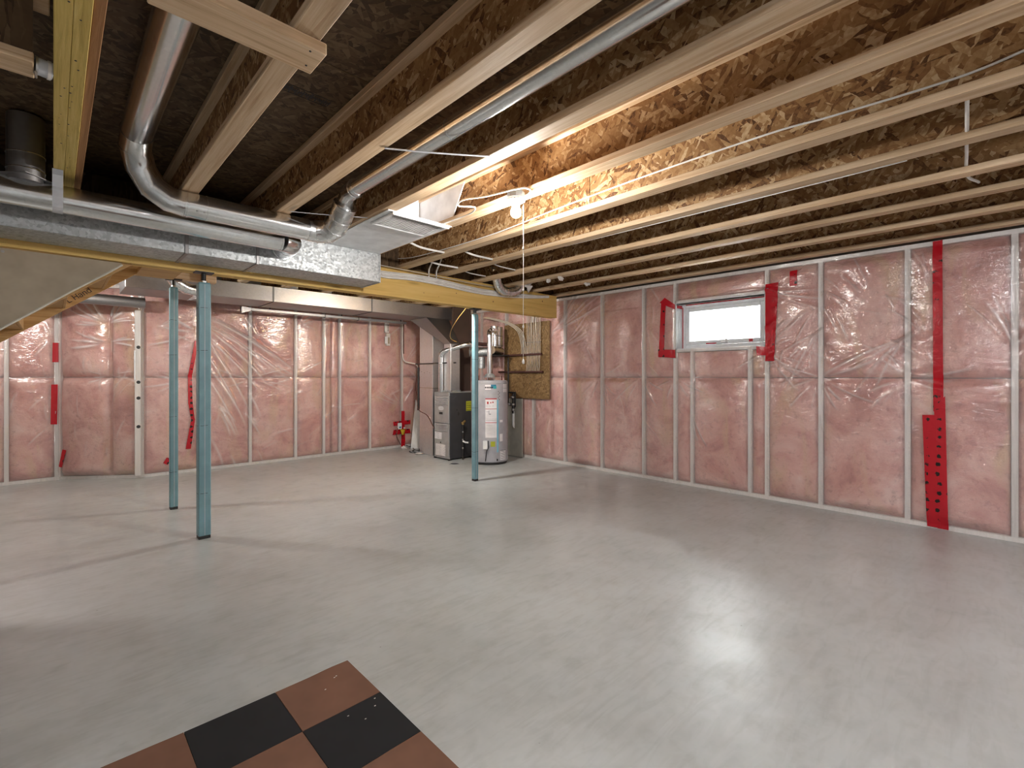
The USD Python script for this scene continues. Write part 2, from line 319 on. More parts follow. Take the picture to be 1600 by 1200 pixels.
# ================================================================== SETTING
ZT = 2.45                                            # underside of the joists
XR, YB, YA = 5.395, 7.62, 8.20                       # stud faces of the right wall, the back wall and the recess behind the stairs
floor = thing('floor', kind='structure')
part(floor, 'slab', box(-2.9, 5.75, -2.7, 8.5, -.12, 0), 'concrete')
dr = part(floor, 'drain_cover', disc((4.25, 5.61, -.004), .062, .008), 'steel_dark', 30)
part(dr, 'drain_rim', lathe([(.058, 0), (.074, 0), (.074, .006), (.062, .008), (.058, .004)], (4.25, 5.61, 0)), 'painted_metal_grey', 30)

ceiling = thing('ceiling', kind='structure')
k = 0
for j, ya in enumerate(np.arange(-2.7, 8.5, 1.22)):   # sheets of flooring laid across the joists, with open joints
    for xa in np.arange(-2.9 - (j % 2) * 1.22, 5.75, 2.44):
        x0, x1, y0, y1 = max(xa, -2.9), min(xa + 2.437, 5.75), ya, min(ya + 1.217, 8.5)
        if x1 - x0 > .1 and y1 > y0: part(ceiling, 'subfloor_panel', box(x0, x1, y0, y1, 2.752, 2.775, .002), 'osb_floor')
part(ceiling, 'upper_floor', box(-2.9, 5.75, -2.7, 8.5, 2.7755, 2.80), 'concrete_wall')

# ------------------------------------------------------------------ insulated stud walls
def smooth01(x): x = np.clip(x, 0, 1); return x * x * (3 - 2 * x)
class Wall:
    def __init__(s, name, o, t, n, length, studs, puff=.03, seed=1, z1=ZT, hole=None, joints=(), flat=None):
        s.name, s.o, s.t, s.n, s.L = name, np.array(o, float), np.array(t, float), np.array(n, float), length
        s.studs, s.puffA, s.seed, s.z1, s.hole, s.joints = sorted(studs), puff, seed, z1, hole, list(joints)
        s.creases, s.flat = [], flat                      # flat: a stretch pressed flat by boards fixed over it
    def xyz(s, a, z, d):
        a, z, d = np.broadcast_arrays(np.asarray(a, float), z, d)
        return np.stack([s.o[0] + s.t[0] * a + s.n[0] * d, s.o[1] + s.t[1] * a + s.n[1] * d, z], -1)
    def puff(s, a, z):
        if s.hole is not None and not getattr(s, '_above', False):     # over the window one batt spans the whole opening
            s._above = True; keep = s.studs; s.studs = [q for q in keep if not s.hole[0] + .05 < q < s.hole[1] - .05]; up = s.puff(a, z); s.studs = keep; low = s.puff(a, z); s._above = False
            return np.where(z > s.hole[3], up, low)
        edges = np.array(sorted(s.studs + s.joints)); a = np.asarray(a, float)
        i = np.clip(np.searchsorted(edges, a) - 1, 0, len(edges) - 2)
        w = edges[i + 1] - edges[i]; u = np.clip((a - edges[i]) / w, 0, 1)
        shape = np.sin(np.pi * u) ** .55
        A = s.puffA * np.clip(w / .6, .35, 1.15)
        if s.flat: A = A * (1 - .8 * smooth01((a - s.flat[0]) / .1) * smooth01((s.flat[1] - a) / .1))
        var = meshkit.noise(np.stack([i * 7.3 + 1.5 * u, z * 2.3, i * 3.1 + 0 * z + s.seed * 11.0], -1), s.seed)
        ends = smooth01((z - .03) / .10) * smooth01((s.z1 - .04 - z) / .10)
        seam = 1 - .75 * np.exp(-((z - 1.28) / .05) ** 2)
        return A * shape * (.55 + .7 * var) * ends * seam
    def crease(s, a0, z0, a1, z1, amp=.012, w=.014): s.creases.append((a0, z0, a1, z1, amp * .9, w * 1.5))
    def fan(s, a, z, angles, length, amp=.012, w=.012, start=.04, seed=0):
        r = np.random.default_rng(seed)
        for g in angles:
            g = math.radians(g + r.uniform(-5, 5)); l = length * r.uniform(.55, 1.1); st = start * r.uniform(.6, 2.2)
            s.crease(a + st * math.cos(g), z + st * math.sin(g), a + l * math.cos(g), z + l * math.sin(g), amp * r.uniform(.6, 1.2), w * r.uniform(.7, 1.4))
    def scatter(s, n, lo, hi, zlo, zhi, length, slope, amp=.009, w=.012, seed=3):
        r = np.random.default_rng(seed)
        for _ in range(n):
            a, z, l, g = r.uniform(lo, hi), r.uniform(zlo, zhi), length * r.uniform(.4, 1.2), math.radians(slope + r.normal(0, 16))
            s.crease(a, z, a + l * math.cos(g), z + l * math.sin(g), amp * r.uniform(.4, 1.2), w * r.uniform(.7, 1.6))
    def sheet(s, a, z):
        d = .006 + s.puff(a, z) + .008 * (meshkit.fbm(np.stack([a * 5, z * 4, 0 * z + s.seed], -1), 3, s.seed) - .4) * smooth01(s.puff(a, z) / .01)
        shp = d.shape; A, Z, D = a.ravel(), z.ravel(), d.ravel().copy()
        G = np.zeros(len(A))                                                  # whitens the folds: painted glints for the light they catch
        for a0, z0, a1, z1, amp, w in s.creases:
            m = (A > min(a0, a1) - 4 * w) & (A < max(a0, a1) + 4 * w) & (Z > min(z0, z1) - 4 * w) & (Z < max(z0, z1) + 4 * w)
            if not m.any(): continue
            vx, vz = a1 - a0, z1 - z0; l = math.hypot(vx, vz)
            t = ((A[m] - a0) * vx + (Z[m] - z0) * vz) / l / l
            c = 4 * .12 * t * (1 - t)                                         # folds bow a little
            dd = ((A[m] - a0) * -vz + (Z[m] - z0) * vx) / l - c * l * .3
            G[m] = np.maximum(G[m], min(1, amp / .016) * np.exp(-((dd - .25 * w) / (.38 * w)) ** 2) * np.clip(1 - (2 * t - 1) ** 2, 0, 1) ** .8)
            D[m] += amp * np.exp(-(dd / w) ** 2) * np.clip(1 - (2 * t - 1) ** 2, 0, 1) ** .6 - .5 * amp * np.exp(-((dd - 1.6 * w) / w) ** 2) * np.clip(1 - (2 * t - 1) ** 2, 0, 1)
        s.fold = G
        return np.maximum(D, .003).reshape(shp)
    def build(s, found=True, plates=True, res=.0105, kind='structure', double=()):
        W = thing(s.name, kind=kind); s.path = W
        holes = [s.hole] if s.hole else []
        def inhole(a, z): return any(h[0] < a < h[1] and h[2] < z < h[3] for h in holes)
        if found:
            H = s.hole and (s.hole[0] - .014, s.hole[1] + .014, s.hole[2] - .014, s.hole[3] + .014)
            blocks = [(0, s.L, -.0, 2.75)] if not s.hole else [(0, H[0], 0, 2.75), (H[1], s.L, 0, 2.75), (H[0], H[1], 0, H[2]), (H[0], H[1], H[3], 2.75)]
            ms = []
            for a0, a1, z0, z1 in blocks:
                c = [s.xyz(a, z, d) for a in (a0, a1) for z in (z0, z1) for d in (-.105, -.30)]
                ms.append(hull(c))
            part(W, 'foundation', ms, 'concrete_wall')
        def bar(nm, a0, a1, z0, z1, d0=-.088, d1=0.0, m='stud_wood'):
            part(W, nm, hull([s.xyz(a, z, d) for a in (a0, a1) for z in (z0, z1) for d in (d0, d1)]), m)
        if plates:
            bar('bottom_plate', 0, s.L, .001, .038, m='stud_wood'); bar('top_plate', 0, s.L, s.z1 - .038, s.z1 - .001, m='stud_wood')
        for a in s.studs:
            if not 0 <= a <= s.L: continue
            w = .019
            if s.hole and s.hole[0] < a < s.hole[1]: bar('stud', a - w, a + w, .038, s.hole[2] - .038)
            else: bar('stud', a - w, a + w, .038, s.z1 - .038)
        if s.hole:
            bar('sill_plate', s.hole[0] - .02, s.hole[1] + .02, s.hole[2] - .038, s.hole[2]); bar('header', s.hole[0] - .02, s.hole[1] + .02, s.hole[3], s.hole[3] + .038)
        edges = sorted(s.studs + s.joints)
        for i in range(len(edges) - 1):
            for z0, z1 in ((.04, 1.277), (1.283, s.z1 - .04)) + (((s.hole[3] + .042, s.z1 - .04),) if s.hole and edges[i] < s.hole[0] < edges[i + 1] else ()):
                a0, a1 = edges[i] + (.021 if edges[i] in s.studs else .004), edges[i + 1] - (.021 if edges[i + 1] in s.studs else .004)
                if a1 < 0 or a0 > s.L or a1 - a0 < .05: continue
                zz0, zz1 = z0, z1
                if s.hole and z0 == s.hole[3] + .042: a0, a1 = s.hole[0] + .003, s.hole[1] - .003
                if s.hole and z0 < s.hole[3] and a0 > s.hole[0] - .05 and a1 < s.hole[1] + .05:
                    if 1 < z0 < s.hole[2]: zz1 = s.hole[2] - .045
                if zz1 - zz0 < .1: continue
                na, nz = max(6, int((a1 - a0) / .035)), max(8, int((zz1 - zz0) / .04))
                A, Z = np.meshgrid(np.linspace(a0, a1, na), np.linspace(zz0, zz1, nz))
                u, v = (A - a0) / (a1 - a0), (Z - zz0) / (zz1 - zz0)
                rim = np.minimum(np.minimum(u, 1 - u) * (a1 - a0), np.minimum(v, 1 - v) * (zz1 - zz0))
                lump = meshkit.fbm(np.stack([A * 7, Z * 7, 0 * A + i * 9 + s.seed], -1), 3, s.seed + 5)
                D = s.puff(A, Z) * .9 - .007 - .035 * (1 - smooth01(rim / .05)) + .010 * (lump - .55)
                D = np.minimum(D, s.puff(A, Z) - .004)
                P = s.xyz(A, Z, D).reshape(-1, 3); F = grid_faces(nz, na)
                back = s.xyz(A, Z, np.full_like(A, -.085)).reshape(-1, 3); n0 = len(P)
                idx = np.arange(n0).reshape(nz, na); loop = np.concatenate([idx[0], idx[1:, -1], idx[-1, -2::-1], idx[-2:0:-1, 0]])
                B = back[loop]; sk = []
                for q in range(len(loop)):
                    q2 = (q + 1) % len(loop)
                    sk += [(loop[q], n0 + q, n0 + q2), (loop[q], n0 + q2, loop[q2])]
                part(W, 'insulation_batt', trimesh.Trimesh(np.vstack([P, B]), np.vstack([F, sk]), process=False), 'glass_wool', True)
        na, nz = int(s.L / res) + 1, int((s.z1 - .004) / res) + 1
        A, Z = np.meshgrid(np.linspace(0, s.L, na), np.linspace(.004, s.z1 - .002, nz))
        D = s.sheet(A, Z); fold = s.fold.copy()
        P = s.xyz(A, Z, D).reshape(-1, 3); F = grid_faces(nz, na)
        if s.hole:
            c = P[F].mean(1); ca = (c[:, 0] - s.o[0]) * s.t[0] + (c[:, 1] - s.o[1]) * s.t[1]
            F = F[~((ca > s.hole[0]) & (ca < s.hole[1]) & (c[:, 2] > s.hole[2]) & (c[:, 2] < s.hole[3]))]
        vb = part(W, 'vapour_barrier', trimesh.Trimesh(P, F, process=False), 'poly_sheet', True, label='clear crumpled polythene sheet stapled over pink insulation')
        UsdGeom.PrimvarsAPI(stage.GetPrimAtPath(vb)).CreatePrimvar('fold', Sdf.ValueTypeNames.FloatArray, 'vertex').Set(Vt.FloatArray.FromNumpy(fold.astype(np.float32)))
        return W
    def patch(s, poly, lift=.0045, n=(3, 3)):
        """a strip stuck on the sheet: four corners (a, z) in order; follows the sheet"""
        c = np.array(poly, float); L1 = max(np.linalg.norm(c[1] - c[0]), np.linalg.norm(c[2] - c[3])); L2 = max(np.linalg.norm(c[3] - c[0]), np.linalg.norm(c[2] - c[1]))
        nu, nv = max(3, int(L1 / .02) + 1), max(3, int(L2 / .02) + 1)
        U, V = np.meshgrid(np.linspace(0, 1, nu), np.linspace(0, 1, nv))
        Q = (1 - U)[..., None] * (1 - V)[..., None] * c[0] + U[..., None] * (1 - V)[..., None] * c[1] + U[..., None] * V[..., None] * c[2] + (1 - U)[..., None] * V[..., None] * c[3]
        d = s.sheet(Q[..., 0], Q[..., 1]) + lift
        f, b = s.xyz(Q[..., 0], Q[..., 1], d).reshape(-1, 3), s.xyz(Q[..., 0], Q[..., 1], d - .002).reshape(-1, 3)
        F = grid_faces(nv, nu); n0 = len(f); idx = np.arange(n0).reshape(nv, nu); loop = np.concatenate([idx[0], idx[1:, -1], idx[-1, -2::-1], idx[-2:0:-1, 0]])
        sk = []
        for q in range(len(loop)):
            a, b2 = loop[q], loop[(q + 1) % len(loop)]
            sk += [(a, a + n0, b2 + n0), (a, b2 + n0, b2)]
        return trimesh.Trimesh(np.vstack([f, b]), np.vstack([F, F[:, ::-1] + n0, sk]), process=False)

# right wall: a = y + 2.6
YO = -2.6
HOLE = (1.735 - YO, 2.72 - YO, 1.625, 2.165)
right = Wall('wall_right', (XR, YO), (0, 1), (-1, 0), YB - YO + .0, [y - YO for y in (-2.58, -2.0, -1.35, -.70, -.076, .572, 1.229, 1.716, 1.885, 2.53, 2.742, 3.169, 3.806, 4.462, 5.10, 5.72, 6.35, 6.98, 7.60)], .034, 2, hole=HOLE, flat=(4.62 - YO, 5.85 - YO))
Yr = lambda y: y - YO
right.fan(Yr(4.62), 2.0, (-20, -28, -36, -44, -52, -60), -.95, .011, .012, .12, 1)
right.fan(Yr(4.462), 1.75, (-15, -25, -35, -48), -.7, .010, .010, .05, 2)
right.fan(Yr(3.169), 1.28, (-150, -120, -100, -60, -35), .5, .011, .012, .05, 3)
right.fan(Yr(3.806), 1.28, (-140, -110, -70, -40, 150), .4, .009, .011, .05, 4)
right.fan(Yr(2.72), 1.27, (-160, -130, -70, -30), .4, .010, .012, .05, 5)
right.fan(Yr(2.53), .9, (-105, -118), .5, .012, .014, .05, 6)
right.fan(Yr(1.229), 1.28, (-155, -135, -115, -95, -75, -50, -25, 20, 160), .5, .014, .013, .05, 7)
right.fan(Yr(1.229), 1.72, (118, 128, 138, 150, 100), -.62, .013, .012, .05, 8)
right.fan(Yr(.572), 1.62, (112, 122, 132, 142, 155), -.75, .013, .013, .05, 9)
right.fan(Yr(.572), 1.28, (-60, -45, -30, 200, 170, 185, 60, 45), .42, .012, .012, .05, 10)
right.fan(Yr(1.70), 1.55, (-160, -150, -140, -130, -35), .55, .013, .014, .05, 11)
right.fan(Yr(1.70), 2.2, (28, 18, 10, 165, 150, 175), -.6, .011, .012, .05, 12)
right.fan(Yr(-.076), 1.5, (50, 62, 75, 110), .5, .012, .012, .05, 13)
right.scatter(16, Yr(1.25), Yr(1.6), 1.3, 2.1, .35, -38, .012, .013, 14)
right.scatter(12, Yr(.62), Yr(1.15), 1.35, 2.1, .4, 52, .011, .011, 15)
right.scatter(14, Yr(2.8), Yr(4.4), .2, 2.2, .3, 60, .007, .012, 16)
right.scatter(10, Yr(.4), Yr(.55), 1.2, 2.1, .35, 55, .010, .010, 17)
right.scatter(9, Yr(4.72), Yr(5.25), .1, .9, .35, 84, .006, .014, 18)
right.build()

back = Wall('wall_back', (.79, YB), (1, 0), (0, -1), XR - .79 - .0, [x - .79 for x in (.81, 1.43, 2.067, 2.707, 3.147, 3.414, 3.953, 4.584, 5.20, 5.385)], .03, 5, joints=[3.274 - .79])
Xb = lambda x: x - .79
for z0, x1, z1 in ((2.10, 2.45, 1.50), (2.14, 2.72, 1.32), (1.95, 2.30, 1.15), (1.75, 2.05, .75), (1.45, 2.0, .55)):
    back.crease(Xb(1.5), z0, Xb(x1), z1, .028, .022)
    back.crease(Xb(1.47), z0 - .10, Xb(x1 - .1), z1 - .12, .018, .016)
back.fan(Xb(1.60), .95, (-72, -66, -60, -52), .62, .02, .018, .1, 21)
back.fan(Xb(1.43), 1.9, (-55, -62, -70, 170, 150, 200), .6, .02, .018, .08, 22)
back.fan(Xb(.95), 1.9, (15, 25, 38, -20), .5, .015, .015, .08, 23)
back.fan(Xb(1.25), 1.25, (170, 190, 205, 155), .45, .014, .014, .05, 24)
back.fan(Xb(2.067), 1.26, (0, -12, 12, -25, -160, 160), .55, .014, .015, .05, 25)
back.fan(Xb(2.707), 1.3, (150, 165, 180, 200, 30), .5, .012, .014, .05, 26)
back.fan(Xb(2.75), 2.1, (-20, 0, 15, 35, 60), .35, .014, .016, .04, 27)
back.fan(Xb(4.584), .75, (140, 150, 160, 130, 60), .6, .012, .013, .05, 28)
back.fan(Xb(4.62), 1.5, (60, 50, -50), .7, .014, .012, .05, 29)
back.scatter(26, Xb(2.1), Xb(4.5), .1, 2.2, .35, 20, .008, .014, 30)
back.scatter(14, Xb(1.5), Xb(2.2), .1, 2.2, .45, -55, .013, .016, 31)
back.build()

ang_o, ang_e = np.array((.05, YA)), np.array((.79, YB)); ang_t = (ang_e - ang_o) / np.linalg.norm(ang_e - ang_o); ang_L = float(np.linalg.norm(ang_e - ang_o))
angled = Wall('wall_angled', ang_o, ang_t, (-ang_t[1] * -1 * -1 if False else ang_t[1], -ang_t[0]), ang_L, [0.0, ang_L], .10, 8, joints=[.60])
angled.fan(.60, 1.95, (108, 118, 128, 138, 148, 158, 170, 180), .46, .028, .016, .05, 41)
angled.fan(.60, 1.95, (72, 62, 52, 42, 32, 20, 5), .32, .026, .014, .04, 42)
angled.fan(.60, 1.72, (150, 160, 170, 178, 190, 20, 8, -6), .38, .024, .016, .05, 43)
angled.fan(.60, 1.30, (165, 180, 195, 15, -10), .3, .012, .013, .04, 44)
angled.scatter(14, .05, .9, .2, 1.9, .3, 80, .009, .014, 45)
angled.n = np.array((-abs(ang_t[1]), -abs(ang_t[0]))); angled.build(found=False)
part(angled.path, 'foundation', hull([angled.xyz(a, z, d) for a in (0, ang_L) for z in (0, 2.75) for d in (-.09, -.2)]), 'concrete_wall')
alcove = Wall('wall_alcove', (-2.85, YA), (1, 0), (0, -1), 2.90, [x + 2.85 for x in (-2.84, -2.1, -1.5, -.9, -.40, .03)], .03, 9)
alcove.scatter(14, 2.0, 2.85, .2, 2.0, .35, 75, .010, .014, 51)
alcove.build()
for nm, b in (('wall_left', (-2.95, -2.80, -2.7, 8.5)), ('wall_rear', (-2.8, XR + .2, -2.75, -2.6))):
    single(nm, box(*b, 0, 2.75), 'concrete_wall', None, None, kind='structure')

# bare stud standing at the end of the back wall, with bolt heads
t = thing('wall_stud', 'bare grey stud with dark round bolt heads between the puffed sheet and blue post', 'stud', (.755, 7.60, 0))
part(t, 'board', box(.735, .795, 7.555, 7.590, .04, 2.13, .003), 'bare_stud')
for z in (.66, 1.02, 1.22, 1.66): part(t, 'bolt_head', disc((.770, 7.554, z), .021, .008, 'y', 16), 'steel_dark', 30)
part(t, 'brace_tab', box(.728, .742, 7.550, 7.60, 1.25, 1.62, .002), 'white_plastic')

# ------------------------------------------------------------------ window
WX = XR + .145
w = thing('window_1', kind='structure')
fy0, fy1, fz0, fz1 = 1.735, 2.72, 1.625, 2.165
for nm, b in (('jamb', (fy0 - .012, fy0, fz0, fz1)), ('jamb', (fy1, fy1 + .012, fz0, fz1)), ('jamb', (fy0, fy1, fz1, fz1 + .012)), ('jamb', (fy0, fy1, fz0 - .012, fz0))):
    part(w, nm, box(XR - .004, WX + .10, *b), 'white_pvc')
def frame(x0, x1, y0, y1, z0, z1, t): return [box(x0, x1, y0, y0 + t, z0, z1, .004), box(x0, x1, y1 - t, y1, z0, z1, .004), box(x0, x1, y0 + t, y1 - t, z0, z0 + t, .004), box(x0, x1, y0 + t, y1 - t, z1 - t, z1, .004)]
part(w, 'outer_frame', frame(WX, WX + .07, fy0, fy1, fz0, fz1, .045), 'white_pvc')
sa = part(w, 'sash', frame(WX - .008, WX + .045, fy0 + .047, fy1 - .047, fz0 + .047, fz1 - .047, .045), 'white_pvc')
part(sa, 'pane', box(WX + .018, WX + .024, fy0 + .09, fy1 - .09, fz0 + .09, fz1 - .09), 'pane_glass')
part(w, 'latch', [box(WX - .03, WX - .008, 2.16, 2.24, fz0 + .055, fz0 + .075, .004), box(WX - .045, WX - .025, 2.17, 2.19, fz0 + .06, fz0 + .10, .004)], 'white_plastic')
well = single('window_well', [box(XR + .95, XR + .97, 1.2, 3.3, 1.0, 2.6), box(XR + .32, XR + .97, 1.18, 1.2, 1.0, 2.6), box(XR + .32, XR + .97, 3.3, 3.32, 1.0, 2.6), box(XR + .32, XR + .97, 1.2, 3.3, .98, 1.45)], 'drywall_white', None, None, kind='structure')

# ================================================================== JOISTS AND BEAMS
JOIST_LABELS = {.66: 'wooden joist between the fat silver pipe and the block near the ceiling top',
    1.21: 'wooden joist on the left of the thin round duct climbing its bay',
    1.72: 'wooden joist along the near side of the white return panel',
    2.225: 'wooden joist that carries the lit pull-chain bulb',
    2.745: 'wooden joist with a white cable stapled along its web',
    3.27: 'wooden joist next beyond the one with the stapled cable',
    3.80: 'wooden joist second beyond the one with the stapled cable',
    4.27: 'wooden joist ending over the silver flexible duct, third from the insulated wall',
    4.79: 'wooden joist above the window, second from the insulated wall',
    5.30: 'wooden joist lying along the top of the insulated window wall'}
def ijoist(xr, y0, y1, label, joints):
    x0, xc = xr - .09, xr - .045
    t = thing('floor_joist', label, 'joist', (xc, y0, ZT))
    part(t, 'bottom_flange', box(x0, xr, y0, y1, ZT, ZT + .038, .003), 'spruce_y')
    ys = [y0] + sorted(j for j in joints if y0 < j < y1) + [y1]
    for a, b in zip(ys[:-1], ys[1:]): part(t, 'web', box(xc - .005, xc + .005, a + .002, b - .002, ZT + .036, 2.714), 'osb_web')
    part(t, 'top_flange', box(x0, xr, y0, y1, 2.712, 2.75, .003), 'spruce_y')
    return t
for i, (xr, lb) in enumerate(JOIST_LABELS.items()):   # the web's joints differ from joist to joist
    ijoist(xr, -2.55, 4.60 if xr < 1 else 7.50, lb, [[1.2], [-.4, 2.0], [.3, 2.6], [1.93, 4.2], [2.0, -.2], [1.75, -.6], [.7, 3.0], [2.4, .2], [1.1, 3.6], [1.62, 4.0]][i])
t = thing('engineered_beam', 'yellow laminated beam with black nail marks hanging past the pale strap', 'beam', (.045, 2.4, ZT))
part(t, 'laminated_plies', [box(.0, .045, -2.55, 4.44, ZT, 2.75, .002), box(.0455, .09, -2.55, 4.44, ZT, 2.75, .002)], 'lvl_y')
part(t, 'side_board', box(.091, .122, -2.55, 4.44, ZT + .012, 2.75, .002), 'stained_y')
part(t, 'nail_mark', [box(random.uniform(.012, .08), 0, 0, 0, 0, 0) if False else disc((random.uniform(.015, .075), random.uniform(1.6, 4.2), ZT - .0012), random.uniform(.0018, .004), .0015, n=8) for _ in range(26)], 'ink', kind='stuff')
t = thing('opening_header', 'brown header joist meeting the yellow laminated beam at a grey pipe stub', 'joist', (-1.0, 2.54, ZT))
part(t, 'bottom_flange', box(-2.7, -.052, 2.475, 2.605, ZT, ZT + .04, .003), 'spruce_x')
part(t, 'web', box(-2.7, -.055, 2.53, 2.55, ZT + .04, 2.712), 'osb_floor')
part(t, 'top_flange', box(-2.7, -.01, 2.475, 2.605, 2.712, 2.75, .003), 'spruce_x')
t = thing('pipe_stub', 'short grey plastic pipe stub joining the header to the yellow beam', 'pipe', (-.03, 2.54, ZT + .03))
part(t, 'stub', tube([(-.050, 2.535, ZT + .022), (-.004, 2.545, ZT + .022)], .031, 18), 'strap_grey', 30)
part(t, 'clamp', [ring_on((-.046, 2.536, ZT + .022), (1, .1, 0), .031, .004, .007), tube([(-.047, 2.51, ZT - .012), (-.047, 2.56, ZT - .012)], .004, 6)], 'steel_bright', 30)
part(t, 'collar', ring_on((-.012, 2.544, ZT + .022), (1, .1, 0), .031, .003, .010), 'paper_white', 30)
t = thing('blocking_piece', 'pale wood block nailed across under the joist near the ceiling top', 'wood block', (.5, 1.7, 2.40))
part(t, 'block', box(.20, .68, 1.622, 1.768, 2.408, 2.449, .003), 'spruce_x')
part(t, 'nail', [disc((.63, 1.64, 2.4065), .004, .002, n=8), disc((.648, 1.725, 2.4065), .004, .002, n=8)], 'ink')

t = thing('drop_beam', 'thick yellow laminated drop beam spanning over the blue posts to the insulated wall', 'beam', (1.3, 4.515, 2.13))
for k in range(3): part(t, 'ply', box(-2.75, 5.205, 4.45 + k * .0435, 4.4925 + k * .0435, 2.132 + (0, .002, .001)[k], 2.446, .002), 'lvl_x')
part(t, 'knot', [disc((x, 4.4492, z), r, .002, 'y', 12) for x, z, r in ((2.95, 2.22, .006), (3.4, 2.27, .007), (3.98, 2.235, .010), (4.55, 2.21, .007), (4.9, 2.34, .011), (4.75, 2.17, .005), (3.15, 2.2, .004), (4.15, 2.29, .004))], 'stained_y')
t = thing('rim_blocking', 'added boards between the joists on top of the drop beam to stop light', 'blocking', (1.0, 4.54, ZT))  # added boards that keep lamps behind the beam from lighting the bays
xs = [-2.75, .0] + [x for x in JOIST_LABELS] + [XR]
for a, b in zip(xs[:-1], xs[1:]):
    if b - .09 - a > .08 or b == .66 or b == .0: part(t, 'blocking_panel', [box(a + .002, (b - .092) if b in JOIST_LABELS else b, 4.55, 4.572, 2.4495, 2.7518), box(a - .038 if a in JOIST_LABELS else a + .002, (b - .052) if b in JOIST_LABELS else b, 4.551, 4.571, 2.4885, 2.7115)], 'osb_floor')
t = thing('stair_header', 'short wood header on the thinner blue post behind the stairs', 'beam', (.8, 5.63, 2.24))
part(t, 'plank', box(.20, 1.20, 5.585, 5.675, 2.246, 2.449, .003), 'spruce_x')
part(t, 'hanger_board', box(1.06, 1.10, 5.545, 5.584, 2.06, 2.449, .003), 'stained_y')

# ------------------------------------------------------------------ steel posts
def post(x, y, ztop, s, zb, label, rot=0.0):
    t = thing('steel_post', label, 'post', (x, y, 0))
    body = box(x - s / 2, x + s / 2, y - s / 2, y + s / 2, .022, zb, .006)
    part(t, 'tube_body', body, 'post_teal')
    part(t, 'weld_seam', box(x - .002, x + .002, y - s / 2 - .001, y - s / 2 + .002, .03, zb - .01), 'strap_grey')
    part(t, 'base_sleeve', box(x - s / 2 + .002, x + s / 2 - .002, y - s / 2 + .002, y + s / 2 - .002, 0, .024, .002), 'steel_dark')
    part(t, 'end_cap', box(x - s / 2 + .004, x + s / 2 - .004, y - s / 2 + .004, y + s / 2 - .004, zb - .001, zb + .006, .002), 'post_teal')
    part(t, 'jack_screw', tube([(x, y, zb + .006), (x, y, ztop - .008)], .017, 12), 'steel_dark', 30)
    part(t, 'screw_nut', disc((x + .002, y, zb + .006), .024, .018, n=6), 'steel_bright')
    part(t, 'bearing_plate', box(x - .065, x + .065, y - .05, y + .05, ztop - .009, ztop, .002), 'steel_dark')
    for z in (.36, .9, 1.5, 1.84):
        if z < zb: part(t, 'scribed_mark', [box(x - s / 2 - .0006, x - s / 2 + .001, y - .03, y + .03, z, z + .003), box(x - .03, x + .02, y - s / 2 - .0006, y - s / 2 + .001, z + .002, z + .005)], 'label_black')
    return t
post(.868, 4.515 - .055, 2.131, .086, 2.04, 'big blue steel post in front, nearest to the camera')
post(.845, 5.63, 2.245, .066, 2.16, 'slimmer blue steel post standing just behind the big one')
post(3.755, 4.535, 2.131, .062, 2.055, 'lone blue steel post in front of the furnace and water heater')

# ------------------------------------------------------------------ ducts
t = thing('supply_duct', 'long rectangular galvanized duct in front of the yellow drop beam', 'duct', (0, 4.24, 2.175))
TY0, TY1, TZ0, TZ1 = 4.05, 4.43, 2.178, 2.444
for a, b in ((-2.75, -.62), (-.62, .685), (.685, 1.15), (1.15, 2.20)):
    part(t, 'duct_section', box(a + .001, b - .001, TY0, TY1, TZ0, TZ1, .003), 'galvanized')
for a in (-.62, .685, 1.15):
    part(t, 'drive_cleat', [box(a - .012, a + .012, TY0 - .006, TY0 + .001, TZ0 - .004, TZ1, .002), box(a - .012, a + .012, TY0 - .005, TY1, TZ0 - .006, TZ0 + .001, .002)], 'galvanized_dull')
part(t, 'end_flange', [box(2.19, 2.206, TY0 - .005, TY0 + .004, TZ0 - .004, TZ1, .002), box(2.19, 2.206, TY0, TY1, TZ0 - .005, TZ0 + .004, .002)], 'galvanized')

def elbow_points(p0, d0, p1, d1, n=4):
    """a bend of n straight gores from p0 (leaving along d0) to p1 (arriving along d1)"""
    p0, p1, d0, d1 = (np.array(q, float) for q in (p0, p1, d0, d1)); L = np.linalg.norm(p1 - p0)
    h = np.array([p0, p0 + d0 * L * .45, p1 - d1 * L * .45, p1]); T = np.linspace(0, 1, n + 1)
    return np.array([(1 - s) ** 3 * h[0] + 3 * (1 - s) ** 2 * s * h[1] + 3 * (1 - s) * s * s * h[2] + s ** 3 * h[3] for s in T])
def duct_bend(t, pts, r, m='galvanized_pipe', n=28):
    e = part(t, 'elbow', tube(pts, r, n), m, 20)
    for i in range(len(pts)): part(e, 'gore_bead', ring_on(pts[i], np.array(pts[min(i + 1, len(pts) - 1)]) - np.array(pts[max(i - 1, 0)]), r, .003, .006, n), m, 30)
t = thing('branch_duct', 'round silver duct run dropping from one joist bay and climbing into another', 'duct', (1.0, 3.53, 2.37))
UY, UZ, R6 = 3.53, 2.368, .076
part(t, 'pipe', tube([(.335, -2.5, 2.655), (.335, 3.34, 2.655)], .074, 32), 'galvanized_pipe', 20)
pts = np.array([(.335, 3.34, 2.655), (.338, 3.46, 2.615), (.37, 3.53, 2.525), (.43, 3.54, 2.43), (.51, UY + .003, 2.378), (.585, UY, UZ)]); duct_bend(t, pts, R6)
part(t, 'pipe', tube([(.58, UY, UZ), (1.40, UY, UZ)], R6, 32), 'galvanized_pipe', 20)
part(t, 'collar', [ring_on((.595, UY, UZ), (1, 0, 0), R6, .003, .01, 32), ring_on((.70, UY, UZ), (1, 0, 0), R6, .0025, .006, 32)], 'galvanized_pipe', 30)
